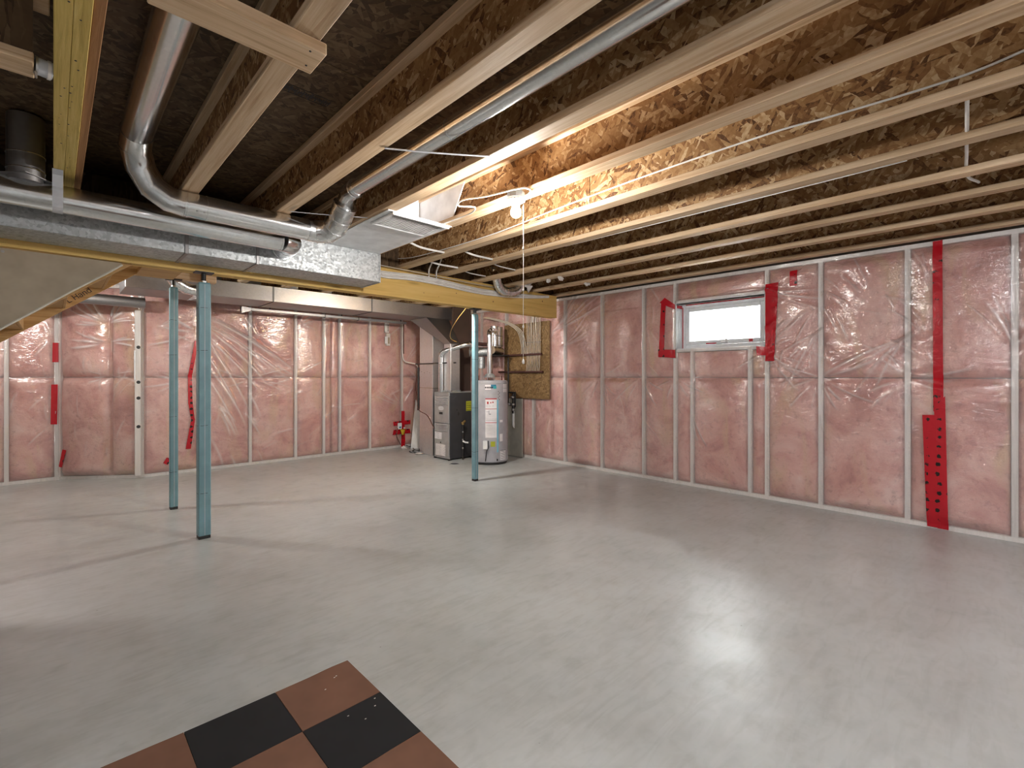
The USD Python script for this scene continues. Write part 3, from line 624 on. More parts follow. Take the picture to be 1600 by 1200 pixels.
part(t, 'screw', [disc((x, UY - R6 * .8 - .004, UZ - R6 * .6), .005, .004, 'y', 8) for x in (.64, .68)], 'steel_bright')
part(t, 'foil_tape', tube([(1.33, UY, UZ), (1.405, UY, UZ)], R6 + .002, 32, False), 'foil', 20)
pts = elbow_points((1.40, UY, UZ), (1, 0, 0), (1.50, 3.26, 2.52), (.1, -.6, .75), 4); duct_bend(t, pts, R6 + .006, 'foil')
pts = elbow_points((1.50, 3.26, 2.52), (0, -.6, .8), (1.46, 3.02, 2.56), (0, -1, 0), 2); duct_bend(t, pts, .060)
part(t, 'pipe', tube([(1.46, 3.02, 2.56), (1.46, -2.5, 2.56)], .052, 32), 'galvanized_pipe', 20)
part(t, 'collar', [ring_on((1.46, 3.0, 2.56), (0, 1, 0), .052, .004, .03, 32), ring_on((1.46, 1.95, 2.56), (0, 1, 0), .052, .003, .008, 32)], 'galvanized_pipe', 30)
t = thing('branch_duct', 'long round silver duct hung just below and behind the upper run', 'duct', (-.5, 3.76, 2.31))
LY, LZ, RL = 3.80, 2.326, .078
part(t, 'pipe', tube([(-2.7, LY, LZ), (1.24, LY, LZ)], RL, 32), 'galvanized_pipe', 20)
pts = elbow_points((1.24, LY, LZ), (1, 0, 0), (1.335, TY0, LZ), (0, 1, 0), 3); duct_bend(t, pts, RL)
part(t, 'collar', [ring_on((1.235, LY, LZ), (1, 0, 0), RL, .003, .012, 32)], 'galvanized_pipe', 30)
sd = part(t, 'saddle_plate', hull([(-.11 + a, LY - .02 + b, LZ + .082 + c) for a, b, c in ((0, -.10, .0), (.16, 0, -.02), (0, .10, 0), (-.16, 0, -.02), (0, -.10, .004), (.16, 0, -.016), (0, .10, .004), (-.16, 0, -.016))]), 'galvanized_dull', label='diamond-shaped saddle plate under the riser')
part(t, 'riser', tube([(-.11, LY - .02, LZ + .05), (-.11, LY - .02, 2.74)], .078, 28), 'galvanized_dull', 20)
part(t, 'riser_bead', [ring_on((-.11, LY - .02, z), (0, 0, 1), .078, .003, .006) for z in (LZ + .115, LZ + .20)], 'galvanized_pipe', 30)

def strap(pts, wd, label, m='strap_grey', up=(0, 0, 1), across=None):
    """a flat metal band through the points"""
    P = np.array(pts, float); d = np.gradient(P, axis=0); d /= np.linalg.norm(d, axis=1, keepdims=True)
    s = np.cross(d, np.array(up, float)); s /= np.linalg.norm(s, axis=1, keepdims=True)
    if across: s = np.tile(np.array(across, float), (len(P), 1))
    n = np.cross(s, d) * .001
    V = np.vstack([P + s * wd / 2 + n, P - s * wd / 2 + n, P - s * wd / 2 - n, P + s * wd / 2 - n]); k = len(P); F = []
    for i in range(k - 1):
        for a, b in ((0, 1), (1, 2), (2, 3), (3, 0)):
            F += [(a * k + i, b * k + i, b * k + i + 1), (a * k + i, b * k + i + 1, a * k + i + 1)]
    F += [(0, k, 2 * k), (0, 2 * k, 3 * k), (k - 1, 3 * k - 1, 2 * k - 1), (k - 1, 4 * k - 1, 3 * k - 1)]
    m_ = trimesh.Trimesh(V, F, process=False); m_.fix_normals()
    return single('hanger_strap', m_, m, label, 'strap')
strap([(1.20, 2.16, 2.447), (1.35, 2.06, 2.444), (1.50, 1.96, 2.446), (1.64, 1.86, 2.447)], .016, 'thin flat metal strap crossing under the duct in the joist bay')
strap([(1.19, 3.45, 2.447), (1.36, 3.36, 2.446), (1.50, 3.28, 2.447), (1.64, 3.20, 2.447)], .013, 'thin metal strap right above the foil elbow')
ang = np.linspace(math.radians(35), math.radians(-120), 12)
strap([(-.0, 3.40, 2.447), (.0, 3.55, 2.435)][:0] + [(.018, LY - .16, 2.446), (.018, LY - .11, 2.43)] + [(.018, LY - (RL + .004) * math.cos(a), LZ + (RL + .004) * math.sin(a)) for a in ang], .045, 'pale flat strap wrapped round the long lower duct under the yellow beam', 'strap_grey', (0, .3, 1), (1, 0, 0))

# return-air panning between two joists, with its grille
t = thing('return_air_panel', 'white sheet panel closing the joist bay at the end of the long duct', 'panel', (1.93, 3.6, ZT))
part(t, 'bottom_sheet', box(1.655, 2.195, 2.93, 4.045, 2.441, 2.448, .001), 'white_paint')
part(t, 'side_sheet', prism([(2.72, 2.712), (2.86, 2.49), (4.0, 2.49), (4.0, 2.712)], 'x', 2.150, 2.158), 'white_paint')
part(t, 'bay_sheet', box(1.70, 2.14, 3.30, 3.31, 2.45, 2.74), 'white_paint')
part(t, 'top_sheet', box(1.73, 2.13, 2.95, 4.0, 2.735, 2.742), 'white_paint')
t = thing('vent_grille', 'white framed vent grille on the underside of the white panel', 'vent', (1.92, 3.09, 2.43))
gx0, gx1, gy0, gy1 = 1.690, 2.155, 2.93, 3.26
part(t, 'frame', [box(gx0, gx1, gy0, gy0 + .03, 2.424, 2.440, .004), box(gx0, gx1, gy1 - .03, gy1, 2.424, 2.440, .004), box(gx0, gx0 + .03, gy0 + .03, gy1 - .03, 2.424, 2.440, .004), box(gx1 - .03, gx1, gy0 + .03, gy1 - .03, 2.424, 2.440, .004)], 'white_plastic')
part(t, 'edge_lip', box(gx0 - .005, gx1 + .01, gy0 - .012, gy0 + .002, 2.416, 2.440, .003), 'white_plastic')
part(t, 'backing', box(gx0 + .03, gx1 - .03, gy0 + .03, gy1 - .03, 2.436, 2.440), 'paper_white')
for y in np.linspace(gy0 + .04, gy1 - .04, 13): part(t, 'louvre', hull([(x, y + a, 2.427 + b) for x in (gx0 + .03, gx1 - .03) for a, b in ((-.006, 0), (-.005, -.001), (.006, .008), (.007, .007))]), 'white_plastic')

# ------------------------------------------------------------------ lamps
def lamp(x, y, zc, label, glow, side=None, cord=False):
    """keyless lamp holder on an octagon box; zc is the bulb's centre"""
    t = thing('bulb_lamp', label, 'lamp', (x, y, zc))
    n8 = 8
    part(t, 'junction_box', lathe([(0, .128), (.052, .128), (.054, .126), (.054, .088), (.052, .086), (0, .086)], (x, y, zc), n8), 'painted_metal_grey')
    part(t, 'lamp_base', lathe([(0, .086), (.060, .086), (.062, .080), (.058, .070), (.034, .062), (0, .062)], (x, y, zc), 28), 'white_plastic', 30)
    part(t, 'socket', lathe([(0, .064), (.026, .064), (.025, .030), (.021, .024), (0, .024)], (x, y, zc), 24), 'white_plastic', 30)
    bm = trimesh.creation.icosphere(3, .034); bm.vertices[:, 2] = np.where(bm.vertices[:, 2] > .012, .012 + (bm.vertices[:, 2] - .012) * 1.25, bm.vertices[:, 2]); bm.apply_translation((x, y, zc))
    part(t, 'bulb', bm, glow, True)
    if cord:
        cx, cy = x + .036, y - .030
        c = part(t, 'pull_cord', tube([(cx, cy, zc + .05), (cx + .001, cy, 2.0), (cx, cy + .001, 1.405)], .0021, 6), 'cord_white')
        part(c, 'cord_knot', [disc((cx, cy, z), .006, .014, n=10) for z in (1.83, 2.09, 1.60)], 'cord_white', 30)
        part(c, 'cord_end', lathe([(0, 0), (.007, .004), (.009, .018), (.004, .032), (0, .034)], (cx, cy, 1.372), 14), 'cord_white', 30)
        part(t, 'mounting_screw', [disc((x - .045, y - .035, zc + .068), .005, .004, n=8), disc((x + .045, y + .035, zc + .068), .005, .004, n=8)], 'steel_dark')
    return t
lamp(2.072, 2.105, 2.318, 'lit bare bulb in a white keyless holder with a pull cord', 'bulb_glow', cord=True)
lamp(-.30, 6.30, 2.322, 'added bare fill bulb hidden behind the stairs', 'fill_glow_stairs')  # bulb added out of sight to brighten the recess walls
lamp(3.25, 4.640, 2.270, 'lit bare bulb hidden behind the drop beam', 'bulb_glow_utility')
def strip_light(x, y, label):  # added fill lights, unseen, that even out the brightness
    t = thing('strip_light', label, 'lamp', (x, y, 2.36))
    part(t, 'housing', [box(x - .075, x + .075, y - .62, y + .62, 2.385, 2.448, .006)], 'white_paint')
    for dx in (-.04, .04): part(t, 'fluorescent_tube', tube([(x + dx, y - .58, 2.355), (x + dx, y + .58, 2.355)], .016, 14), 'fill_tube_glow', 30)
    for yy in (y - .60, y + .60): part(t, 'lamp_holder', box(x - .065, x + .065, yy - .012, yy + .012, 2.33, 2.39, .003), 'white_plastic')
strip_light(-1.30, -.55, 'added fluorescent fill strip behind the camera on the stair side')
strip_light(.95, -1.25, 'added fluorescent fill strip behind the camera, the middle one')
strip_light(2.90, -1.55, 'added fluorescent fill strip behind the camera on the window side')

# ------------------------------------------------------------------ cables in the joists
def cable(pts, label, r=.0052, m='cord_white', n=30, nm='cable'):
    return single(nm, tube(curve(pts, n), r, 8), m, label, 'cable', 30)
cable([(2.125, 2.05, 2.415), (2.10, 1.99, 2.405), (2.03, 1.99, 2.43), (1.96, 2.25, 2.43), (1.90, 2.42, 2.436), (1.93, 2.50, 2.425), (2.00, 2.42, 2.415), (2.08, 2.55, 2.430), (2.128, 2.75, 2.452), (2.129, 3.2, 2.46)], 'white cable looping from the lit bulb along its joist', .0055)
cable([(2.688, 4.7, 2.60), (2.688, 4.2, 2.53), (2.688, 3.1, 2.505), (2.688, 2.3, 2.54), (2.688, 1.6, 2.562), (2.688, .85, 2.566), (2.688, .565, 2.548), (2.688, .127, 2.534), (2.69, -.1, 2.56)], 'long white cable stapled along the web of a joist', .0055, n=60)
cable([(2.72, .10, 2.66), (2.78, .10, 2.56), (3.06, .11, 2.492), (3.30, .12, 2.496), (3.56, .13, 2.505), (3.9, .14, 2.49), (4.10, .10, 2.50), (4.3, .1, 2.55)], 'white cable crossing the joists above the window wall near the frame edge', .008)
def at_y(y, x0, x1, z, label, sag=.012, r=.0075): cable([(x0, y, z), ((x0 * 2 + x1) / 3, y + .01, z - sag), (x1, y + .05, z - sag * .3)], label, r)
at_y(3.62, 2.25, 2.68, 2.475, 'short white cable end beside the white panel corner', .02, .010)
at_y(3.50, 2.75, 3.16, 2.475, 'white cable crossing the second bay past the white panel', .018, .010)
at_y(4.05, 2.70, 3.15, 2.48, 'white cable crossing close to the beam, left of the longer one', .02, .010)
at_y(3.70, 3.29, 3.68, 2.48, 'thin white cable in the third bay past the white panel', .015)
at_y(4.18, 3.28, 3.66, 2.48, 'thin white cable close to the beam in the third bay', .015)
cable([(2.30, 3.35, 2.70), (2.36, 3.42, 2.60), (2.34, 3.52, 2.52)], 'short white cable hanging down in the bay right of the white panel', .008)
for k, x in enumerate((2.93, 3.03)): cable([(x, 4.20, 2.66), (x + .01, 4.26, 2.55), (x + .03, 4.36, 2.47), (x + .06, 4.41, 2.40)], ('left', 'right')[k] + ' one of the two white cables dropping on to the beam bundle', .008)
cable([(2.69, 1.2, 2.50)] * 0 + [(3.285, .35, 2.455), (3.28, .9, 2.452), (3.276, 1.9, 2.453), (3.276, 2.7, 2.456)], 'thin white cable tucked along a joist edge above the window', .005)
t = thing('cable_bundle', 'bundle of white cables draped along the top of the yellow drop beam', 'cables', (3.6, 4.43, 2.34))
for k in range(8):
    off = (k % 4) * .017; yy = 4.436 - (k // 4) * .016
    part(t, 'bundled_cable', tube(curve([(2.20, yy, 2.392 - off * .3), (2.42, yy, 2.372 - off), (2.75, yy, 2.388 - off), (3.08, yy, 2.392 - off * 1.1), (3.64, yy, 2.36 - off), (4.0, yy, 2.362 - off), (4.35, yy, 2.375 - off * .9), (4.75, yy, 2.395 - off * .5), (5.0, yy, 2.42 - off * .3)], 60), .0095, 8), ('paper_white', 'cord_white')[k % 2], 30)
cable([(2.25, 4.40, 2.43), (2.9, 4.38, 2.415), (3.3, 4.37, 2.405), (3.6, 4.38, 2.40), (3.95, 4.40, 2.405)], 'single dark-edged cable lying above the white bundle on the beam', .006, 'pex')
t = thing('flexible_duct', 'silver flexible duct hanging in a loop at the beam end', 'duct', (4.1, 4.3, 2.36))
fp = curve([(3.78, 4.18, 2.60), (3.86, 4.25, 2.47), (3.95, 4.29, 2.385), (4.07, 4.30, 2.352), (4.2, 4.30, 2.37), (4.29, 4.29, 2.43), (4.33, 4.25, 2.55)], 60)
part(t, 'corrugated_hose', tube(fp, .054 + .004 * np.cos(np.arange(len(fp)) * math.pi), 20), 'foil', True)
part(t, 'torn_sleeve', [tube(curve([(4.30, 4.24, 2.50), (4.36, 4.22, 2.455), (4.40, 4.20, 2.50)], 8), .026, 7), hull([(4.34, 4.2, 2.44), (4.40, 4.19, 2.47), (4.37, 4.21, 2.36), (4.345, 4.22, 2.40), (4.42, 4.18, 2.45)])], 'paper_white', True)
def scrap(c, s, label, seed, m='paper_white'):
    r = np.random.default_rng(seed); b = trimesh.creation.icosphere(2, 1.0); v = b.vertices * (.6 + .8 * meshkit.noise(b.vertices * 2.3 + seed, seed))[:, None] * np.array(s); b.vertices = v + c
    return single('paper_scrap', b, m, label, 'scrap', False)
scrap((4.225, 3.74, 2.432), (.030, .022, .026), 'torn white paper scrap hanging under a joist above the insulated wall, left one', 3)
scrap((4.225, 3.55, 2.430), (.045, .020, .028), 'torn white paper scrap hanging under a joist above the insulated wall, right one', 4)
scrap((4.745, 3.56, 2.437), (.05, .03, .02), 'flat white scrap caught under the joist above the window', 5)

# printed stamps on the flooring underside
def stamp(x, y, w_, h_, label, seed):
    r = np.random.default_rng(seed); ms = [box(x, x + w_, y, y + .004, 2.7505, 2.7522), box(x, x + w_, y + h_ - .004, y + h_, 2.7505, 2.7522)]
    k = 9
    for i in range(k):
        a = x + w_ * (i + .15) / k
        if i % 3 == 0: ms.append(box(a - .006, a - .002, y, y + h_, 2.7505, 2.7522))
        for q in range(3): ms.append(box(a + q * .011, a + q * .011 + .006, y + h_ * r.uniform(.15, .4), y + h_ * r.uniform(.55, .9), 2.7505, 2.7522))
        ms.append(box(a, a + .026, y + h_ * .45, y + h_ * .53, 2.7505, 2.7522))
    return part(ceiling, 'ink_stamp', ms, 'stamp_ink', label=label, kind='stuff')
stamp(.76, 2.46, .30, .075, 'dark printed grade stamp on the board', 1)
stamp(.42, 2.10, .16, .06, None, 2)
stamp(1.24, 1.62, .30, .06, None, 3)
stamp(.24, 1.55, .16, .05, None, 4)

# ================================================================== STAIRS
t = thing('staircase', 'underside of the stairs with a beige drywall side panel', 'stairs', (-1.0, 4.9, 0))
part(t, 'drywall_panel', prism([(-2.75, 0), (-2.165, 0), (.36, 2.121), (.36, 2.128), (-2.75, 2.128)], 'y', 4.490, 4.503), 'drywall')
lip = [(-2.165 + s * 2.525 , 2.121 * s + random.uniform(-.004, .004)) for s in np.linspace(0, 1, 30)]
part(t, 'panel_edge', tube([(x + .004, 4.497, z - .003) for x, z in lip], .009, 6), 'drywall_edge', label='torn pale lower edge of the drywall')
zs = lambda x: 1.875 + .79 * (x - .10)
for y0 in (4.51, 5.42):
    part(t, 'stringer', prism([(-2.2, max(0, zs(-2.2))), (-2.2, .33), (.58, zs(.58) + .20), (.58, zs(.58) + .0)], 'y', y0, y0 + .038), 'stair_wood')
for k in range(-9, 2):
    x, z = .055 + .243 * k, 1.862 + .192 * k
    part(t, 'tread', box(x - .26, x, 4.55, 5.418, z, z + .030, .003), 'stair_wood')
    part(t, 'riser', box(x, x + .019, 4.55, 5.418, z, z + .205, .003), 'stair_wood')
part(t, 'landing_board', box(.54, .83, 4.60, 5.55, 2.225, 2.26, .003), 'stair_wood')
part(t, 'hand_lettering', text('L Hand', .042, .001, (.092, 5.4186, zs(.092) + .036), (1, 0, .79), (-.79, 0, 1)), 'ink')
t = thing('small_lamp', 'tiny bright round screw head on the drywall under the beam', 'screw', (-.235, 4.489, 2.09))  # a plain steel screw head
part(t, 'head', disc((-.235, 4.486, 2.105), .009, .004, 'y', 12), 'steel_bright', 30)

# ducts in the dark behind the stairs
t = thing('branch_duct', 'dull round duct along the back wall top behind the stairs', 'duct', (.4, 7.35, 2.2))
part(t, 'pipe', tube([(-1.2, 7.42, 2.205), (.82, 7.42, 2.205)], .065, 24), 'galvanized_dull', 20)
t = thing('branch_duct', 'crumpled silver elbow duct between the two blue posts', 'duct', (1.05, 6.3, 2.25))
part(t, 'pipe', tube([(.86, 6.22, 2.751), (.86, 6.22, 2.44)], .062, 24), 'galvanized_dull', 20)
pts = elbow_points((.86, 6.22, 2.445), (.6, 0, -1), (1.20, 6.33, 2.255), (1, .1, -.1), 3); duct_bend(t, pts, .062, 'foil')
part(t, 'foil_flap', hull([(1.06, 6.28, 2.13), (1.22, 6.30, 2.19), (1.24, 6.35, 2.20), (1.10, 6.36, 2.155), (1.13, 6.28, 2.20)]), 'foil')

# ================================================================== UTILITY CORNER
t = thing('return_duct', 'wide flat galvanized duct under the ceiling by the back wall', 'duct', (3.0, 6.8, 2.25))
RY0, RY1, RZ0, RZ1 = 6.50, 7.13, 2.252, 2.447
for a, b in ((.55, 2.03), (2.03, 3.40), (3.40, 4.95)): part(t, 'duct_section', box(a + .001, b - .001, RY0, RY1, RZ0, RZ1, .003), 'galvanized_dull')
for a in (2.03, 3.40): part(t, 'drive_cleat', [box(a - .010, a + .010, RY0 - .006, RY0 + .001, RZ0 - .004, RZ1, .002), box(a - .004, a + .004, RY0, RY1, RZ0 - .007, RZ0 + .001, .002)], 'seam_dark')
t = thing('furnace_plenum', 'pale sheet-metal plenum on the furnace slanting up to the wide flat duct', 'duct', (4.5, 6.0, 1.05))
part(t, 'offset_duct', hull([(x, y, 2.25) for x in (4.36, 4.80) for y in (6.50, 7.0)] + [(x, y, 1.80) for x in (4.42, 4.60) for y in (5.93, 6.10)]), 'galvanized_dull')
part(t, 'plenum', box(4.42, 4.60, 5.93, 6.10, 1.052, 1.80, .003), 'galvanized_pale')
part(t, 'plenum_flange', box(4.41, 4.61, 5.92, 6.11, 1.052, 1.075, .002), 'galvanized')
t = thing('return_drop', 'upright rectangular white-grey duct left of the furnace reaching the floor', 'duct', (4.57, 6.6, 0))
part(t, 'duct_section', box(4.425, 4.72, 6.42, 6.80, .002, 1.10, .003), 'galvanized_pale')
part(t, 'duct_section', box(4.425, 4.72, 6.42, 6.80, 1.104, 2.12, .003), 'galvanized_pale')
part(t, 'top_flange', box(4.41, 4.735, 6.405, 6.815, 2.12, 2.16, .003), 'galvanized_dull')
part(t, 'neck', box(4.45, 4.70, 6.52, 6.78, 2.155, 2.2515), 'galvanized_dull')
part(t, 'screw', [disc((4.4235, y, 1.35 + .02 * (i % 2)), .006, .003, 'x', 8) for i, y in enumerate((6.5, 6.58, 6.66, 6.74))], 'steel_dark')

# furnace: louvred front faces the open floor, dark side faces the camera
FX0, FX1, FY0, FY1, FZ = 4.345, 5.02, 5.875, 6.265, 1.048
t = thing('furnace', 'grey furnace with louvred front and black side next to the water heater', 'furnace', (4.68, 6.07, 0))
part(t, 'cabinet', box(FX0 + .022, FX1, FY0, FY1, .02, FZ - .01, .004), 'furnace_dark')
part(t, 'top_cap', box(FX0 + .004, FX1, FY0, FY1, FZ - .012, FZ, .003), 'furnace_grey')
up = part(t, 'front_panel', box(FX0, FX0 + .022, FY0 + .004, FY1 - .004, .565, FZ - .06, .005), 'furnace_grey', label='upper grey panel with louvres and badge')
lo = part(t, 'front_panel', box(FX0, FX0 + .022, FY0 + .004, FY1 - .004, .05, .56, .005), 'furnace_grey', label='lower grey panel with paper labels')
part(t, 'front_rail', box(FX0 + .002, FX0 + .024, FY0, FY1, FZ - .058, FZ - .012, .003), 'furnace_grey'); part(t, 'front_rail', box(FX0 + .006, FX0 + .024, FY0, FY1, .02, .05, .002), 'furnace_grey')
def louvre(pn, z, ph):
    ys = np.linspace(FY0 + .025, FY1 - .025, 14); pts = [(FX0 - .001, y, z + .007 * math.sin((y - FY0) / .36 * 2 * math.pi + ph)) for y in ys]
    part(pn, 'louvre', tube([(p[0] - .003, p[1], p[2]) for p in pts], .0052, 6), 'badge_silver', 30); part(pn, 'louvre_slot', tube([(p[0] + .001, p[1], p[2] - .008) for p in pts], .0035, 5), 'steel_dark', 30)  # the dark line under each louvre paints its shadow
for i in range(7): louvre(up, .86 + i * .017, .3)
for i in range(6): louvre(lo, .445 + i * .019, .3)
part(up, 'badge', lathe([(0, 0), (.052, 0), (.056, .003), (.05, .006), (0, .006)], (0, 0, 0), 28, 'x'), 'badge_silver', 30)
# (the badge is flattened to an oval and set in place below)
bp = stage.GetPrimAtPath(up + '/badge'); pm = UsdGeom.Mesh(bp); P = np.array(pm.GetPointsAttr().Get()) + LOC[t]; P[:, 1] *= 1.35; P[:, 2] *= .62; P[:, 0] *= -1
pm.GetPointsAttr().Set(Vt.Vec3fArray.FromNumpy((P + np.array((FX0 - .0, 6.075, .795)) - LOC[t]).astype(np.float32)))
part(up, 'badge_lettering', [tube([(FX0 - .0075, 6.125 - .02 * i, .785 + .012 * (i % 2)), (FX0 - .0075, 6.115 - .02 * i, .803 - .012 * (i % 2))], .0022, 5) for i in range(6)], 'painted_metal_grey')
part(up, 'inspection_window', box(FX0 - .003, FX0 + .004, 6.035, 6.125, .70, .735, .003), 'label_black')
lb = part(lo, 'paper_label', box(FX0 - .0015, FX0 + .001, 6.06, 6.245, .31, .42), 'label_white'); 
part(lo, 'label_print', [box(FX0 - .002, FX0 - .0014, 6.13, 6.20 - .01 * i, .395 - i * .03, .402 - i * .03) for i in range(3)], 'painted_metal_grey')
part(lo, 'paper_label', box(FX0 - .0015, FX0 + .001, 5.965, 6.215, .055, .235), 'label_white')
part(lo, 'label_print', [box(FX0 - .002, FX0 - .0014, 6.07 + .02 * (i % 2), 6.20, .215 - i * .018, .2185 - i * .018) for i in range(9)] + [box(FX0 - .002, FX0 - .0014, 5.97 + .018 * (i % 2), 5.982 + .018 * (i % 2), .075 + .02 * i, .088 + .02 * i) for i in range(7)], 'painted_metal_grey')
part(lo, 'panel_knob', disc((FX0 - .008, 6.085, .262), .011, .008, 'x', 12), 'steel_dark', 30)
part(t, 'foot', box(FX0 - .004, FX0 + .03, 6.235, 6.268, 0, .022), 'label_black')
part(t, 'foot', box(FX0 + .002, FX0 + .03, FY0, FY0 + .03, 0, .022), 'label_black')
part(t, 'foot', box(FX1 - .04, FX1, FY0, FY1, 0, .022), 'label_black')
part(t, 'knockout', lathe([(.048, 0), (.056, 0), (.056, .003), (.048, .003)], (4.50, FY0 - .003, .93), 24, 'y'), 'furnace_dark', 30)
part(t, 'side_hole', [disc((4.50, FY0 - .002, .77), .012, .003, 'y', 12), hull([(4.53 + .014 * math.cos(a), FY0 - .002 + b, .71 + .03 * math.sin(a)) for a in np.linspace(0, 6.28, 10) for b in (0, .004)])], 'label_black')
part(t, 'energy_label', box(4.68, 4.80, FY0 - .0015, FY0 + .001, .745, .90), 'label_yellow', label='yellow paper sticker on the black side')
part(t, 'label_print', [box(4.69, 4.79, FY0 - .002, FY0 - .0013, .76 + .035 * i, .765 + .035 * i) for i in range(4)], 'label_black')
# gas line down the furnace side
t = thing('gas_line', 'thin black gas pipe with a yellow valve in front of the furnace side', 'pipe', (4.56, 5.80, 0))
part(t, 'drop_pipe', tube([(4.56, 5.80, .54), (4.56, 5.80, .001)], .010, 10), 'black_pipe', 30)
part(t, 'yellow_valve', [tube([(4.535, 5.80, .56), (4.60, 5.80, .60)], .021, 12), disc((4.545, 5.78, .545), .02, .03, n=12)], 'brass', 30)
part(t, 'fitting', [disc((4.56, 5.80, z), .016, .024, n=10) for z in (.42, .30, .17)], 'steel_bright', 30)
part(t, 'side_arm', tube([(4.56, 5.80, .29), (4.575, 5.76, .272), (4.59, 5.71, .272), (4.598, 5.69, .272)], .014, 10), 'white_plastic', 30)
part(t, 'arm_end', disc((4.60, 5.682, .255), .022, .034, n=12), 'black_pipe', 30)

# water heater
HX, HY, HR, HZ = 4.735, 5.375, .275, 1.235
t = thing('water_heater', 'tall grey cylindrical water heater with paper labels behind the lone blue post', 'water heater', (HX, HY, 0))
part(t, 'tank_jacket', lathe([(0, .035), (HR - .008, .035), (HR, .045), (HR, HZ - .035), (HR - .006, HZ - .012), (HR - .03, HZ), (0, HZ)], (HX, HY, 0), 56), 'heater_grey', 30)
part(t, 'base_ring', lathe([(0, 0), (HR - .016, 0), (HR - .016, .036), (0, .036)], (HX, HY, 0), 40), 'label_black', 30)
part(t, 'top_seam', lathe([(HR - .002, HZ - .05), (HR + .003, HZ - .048), (HR + .003, HZ - .042), (HR - .002, HZ - .04)], (HX, HY, 0), 56), 'painted_metal_grey', 30)
FACE = math.atan2(-HY, -HX)                         # the side that looks at the open floor
def wrap(a0, a1, z0, z1, lift=.0012, n=10):
    """a label lying on the jacket: angles in degrees from the side that looks at the open floor, positive to the right of it"""
    A = FACE + np.radians(np.linspace(a0, a1, n)); V = []
    for r in (HR + lift, HR - .002):
        for z in (z0, z1): V += [(HX + r * math.cos(a), HY + r * math.sin(a), z) for a in A]
    F = []
    for i in range(n - 1):
        for a, b in ((0, 1), (1, 3), (3, 2), (2, 0)): F += [(a * n + i, a * n + i + 1, b * n + i + 1), (a * n + i, b * n + i + 1, b * n + i)]
    m = trimesh.Trimesh(np.array(V), np.array(F), process=False); m.fix_normals(); return m
part(t, 'brand_plate', wrap(-14, 4, 1.10, 1.17), 'label_white', label='white plate with black letters')
part(t, 'plate_block', wrap(4, 20, 1.118, 1.172, .002), 'label_blue', label='blue square of the plate')
part(t, 'plate_block', wrap(12, 21, 1.112, 1.15, .0026), 'label_teal')
part(t, 'plate_lettering', [wrap(-14 + 5 * i, -10.5 + 5 * i, 1.118, 1.142, .003, 3) for i in range(5)], 'label_black')
part(t, 'rating_label', wrap(46, 66, 1.06, 1.18), 'label_white'); part(t, 'label_print', wrap(47, 65, 1.115, 1.121, .0022), 'painted_metal_grey')
part(t, 'handwritten_mark', [wrap(26 + 3 * (i % 2), 29 + 4 * (i % 2), 1.07 - .024 * i, 1.078 - .024 * i, .0016, 3) for i in range(6)], 'label_black')
part(t, 'warning_label', wrap(-13, 22, .40, .965), 'label_white', label='long white warning label with red bars')
part(t, 'label_bar', wrap(-13, 22, .958, .972, .0022), 'label_red'); part(t, 'label_bar', wrap(-13, 22, .815, .823, .0022), 'label_red'); part(t, 'label_bar', wrap(-13, 22, .615, .622, .0022), 'label_red')
part(t, 'label_symbol', [wrap(-8, -3, .89, .925, .0024, 4), wrap(2, 5, .90, .92, .0024, 3), wrap(8, 12, .905, .925, .0024, 3)], 'label_red')
part(t, 'label_print', [wrap(-11 + 9 * (i % 3), -5 + 9 * (i % 3), .86 - .0 * i, .864, .0022, 3) for i in range(3)] + [wrap(-10, -3, .775, .781, .0022, 3), wrap(-3, -1, .74, .795, .0022, 3), wrap(-2, 4, .735, .75, .0022, 3)] + [wrap(-11, 20, .67 - .012 * i, .6725 - .012 * i, .0022) for i in range(3)] + [wrap(-10, 18, .585 - .016 * i, .588 - .016 * i, .0022) for i in range(10)], 'painted_metal_grey')
part(t, 'blue_stripe', wrap(22.5, 28, .185, .95), 'label_stripe', label='tall light blue stripe')
for z0, z1 in ((.62, .655), (.34, .45)): part(t, 'side_sticker', wrap(33, 44, z0, z1), 'label_white')
part(t, 'yellow_sticker', wrap(3, 17, .27, .345), 'label_yellow')
part(t, 'control_box', box(0, .001, 0, .001, 0, .001) if False else hull([(HX + (HR + q) * math.cos(FACE + a), HY + (HR + q) * math.sin(FACE + a), z) for q in (-.01, .05) for a in (-.30, -.10) for z in (.24, .36)]), 'white_plastic')
part(t, 'control_wire', tube(curve([(HX + (HR + .03) * math.cos(FACE - .06), HY + (HR + .03) * math.sin(FACE - .06), z) for z in (.36, .30, .26)] + [(HX + (HR + .012) * math.cos(FACE - .15), HY + (HR + .012) * math.sin(FACE - .15), .2), (HX + (HR + .008) * math.cos(FACE - .22), HY + (HR + .008) * math.sin(FACE - .22), .06)], 16), .006, 6), 'label_black', 30)
part(t, 'paper_notice', wrap(34, 58, .065, .205), 'label_white'); part(t, 'label_print', [wrap(36, 56, .185 - .025 * i, .189 - .025 * i, .0022) for i in range(5)] + [wrap(34, 58, .203, .209, .0022)], 'steel_dark')
part(t, 'drain_port', disc((HX + HR * math.cos(FACE + .42) - .01, HY + HR * math.sin(FACE + .42), .075), .014, .014, 'x', 10), 'label_black', 30)
part(t, 'edge_bead', tube([(HX + HR * math.cos(FACE - .95), HY + HR * math.sin(FACE - .95), .08), (HX + HR * math.cos(FACE - .95), HY + HR * math.sin(FACE - .95), 1.16)], .006, 6), 'white_plastic', 30)
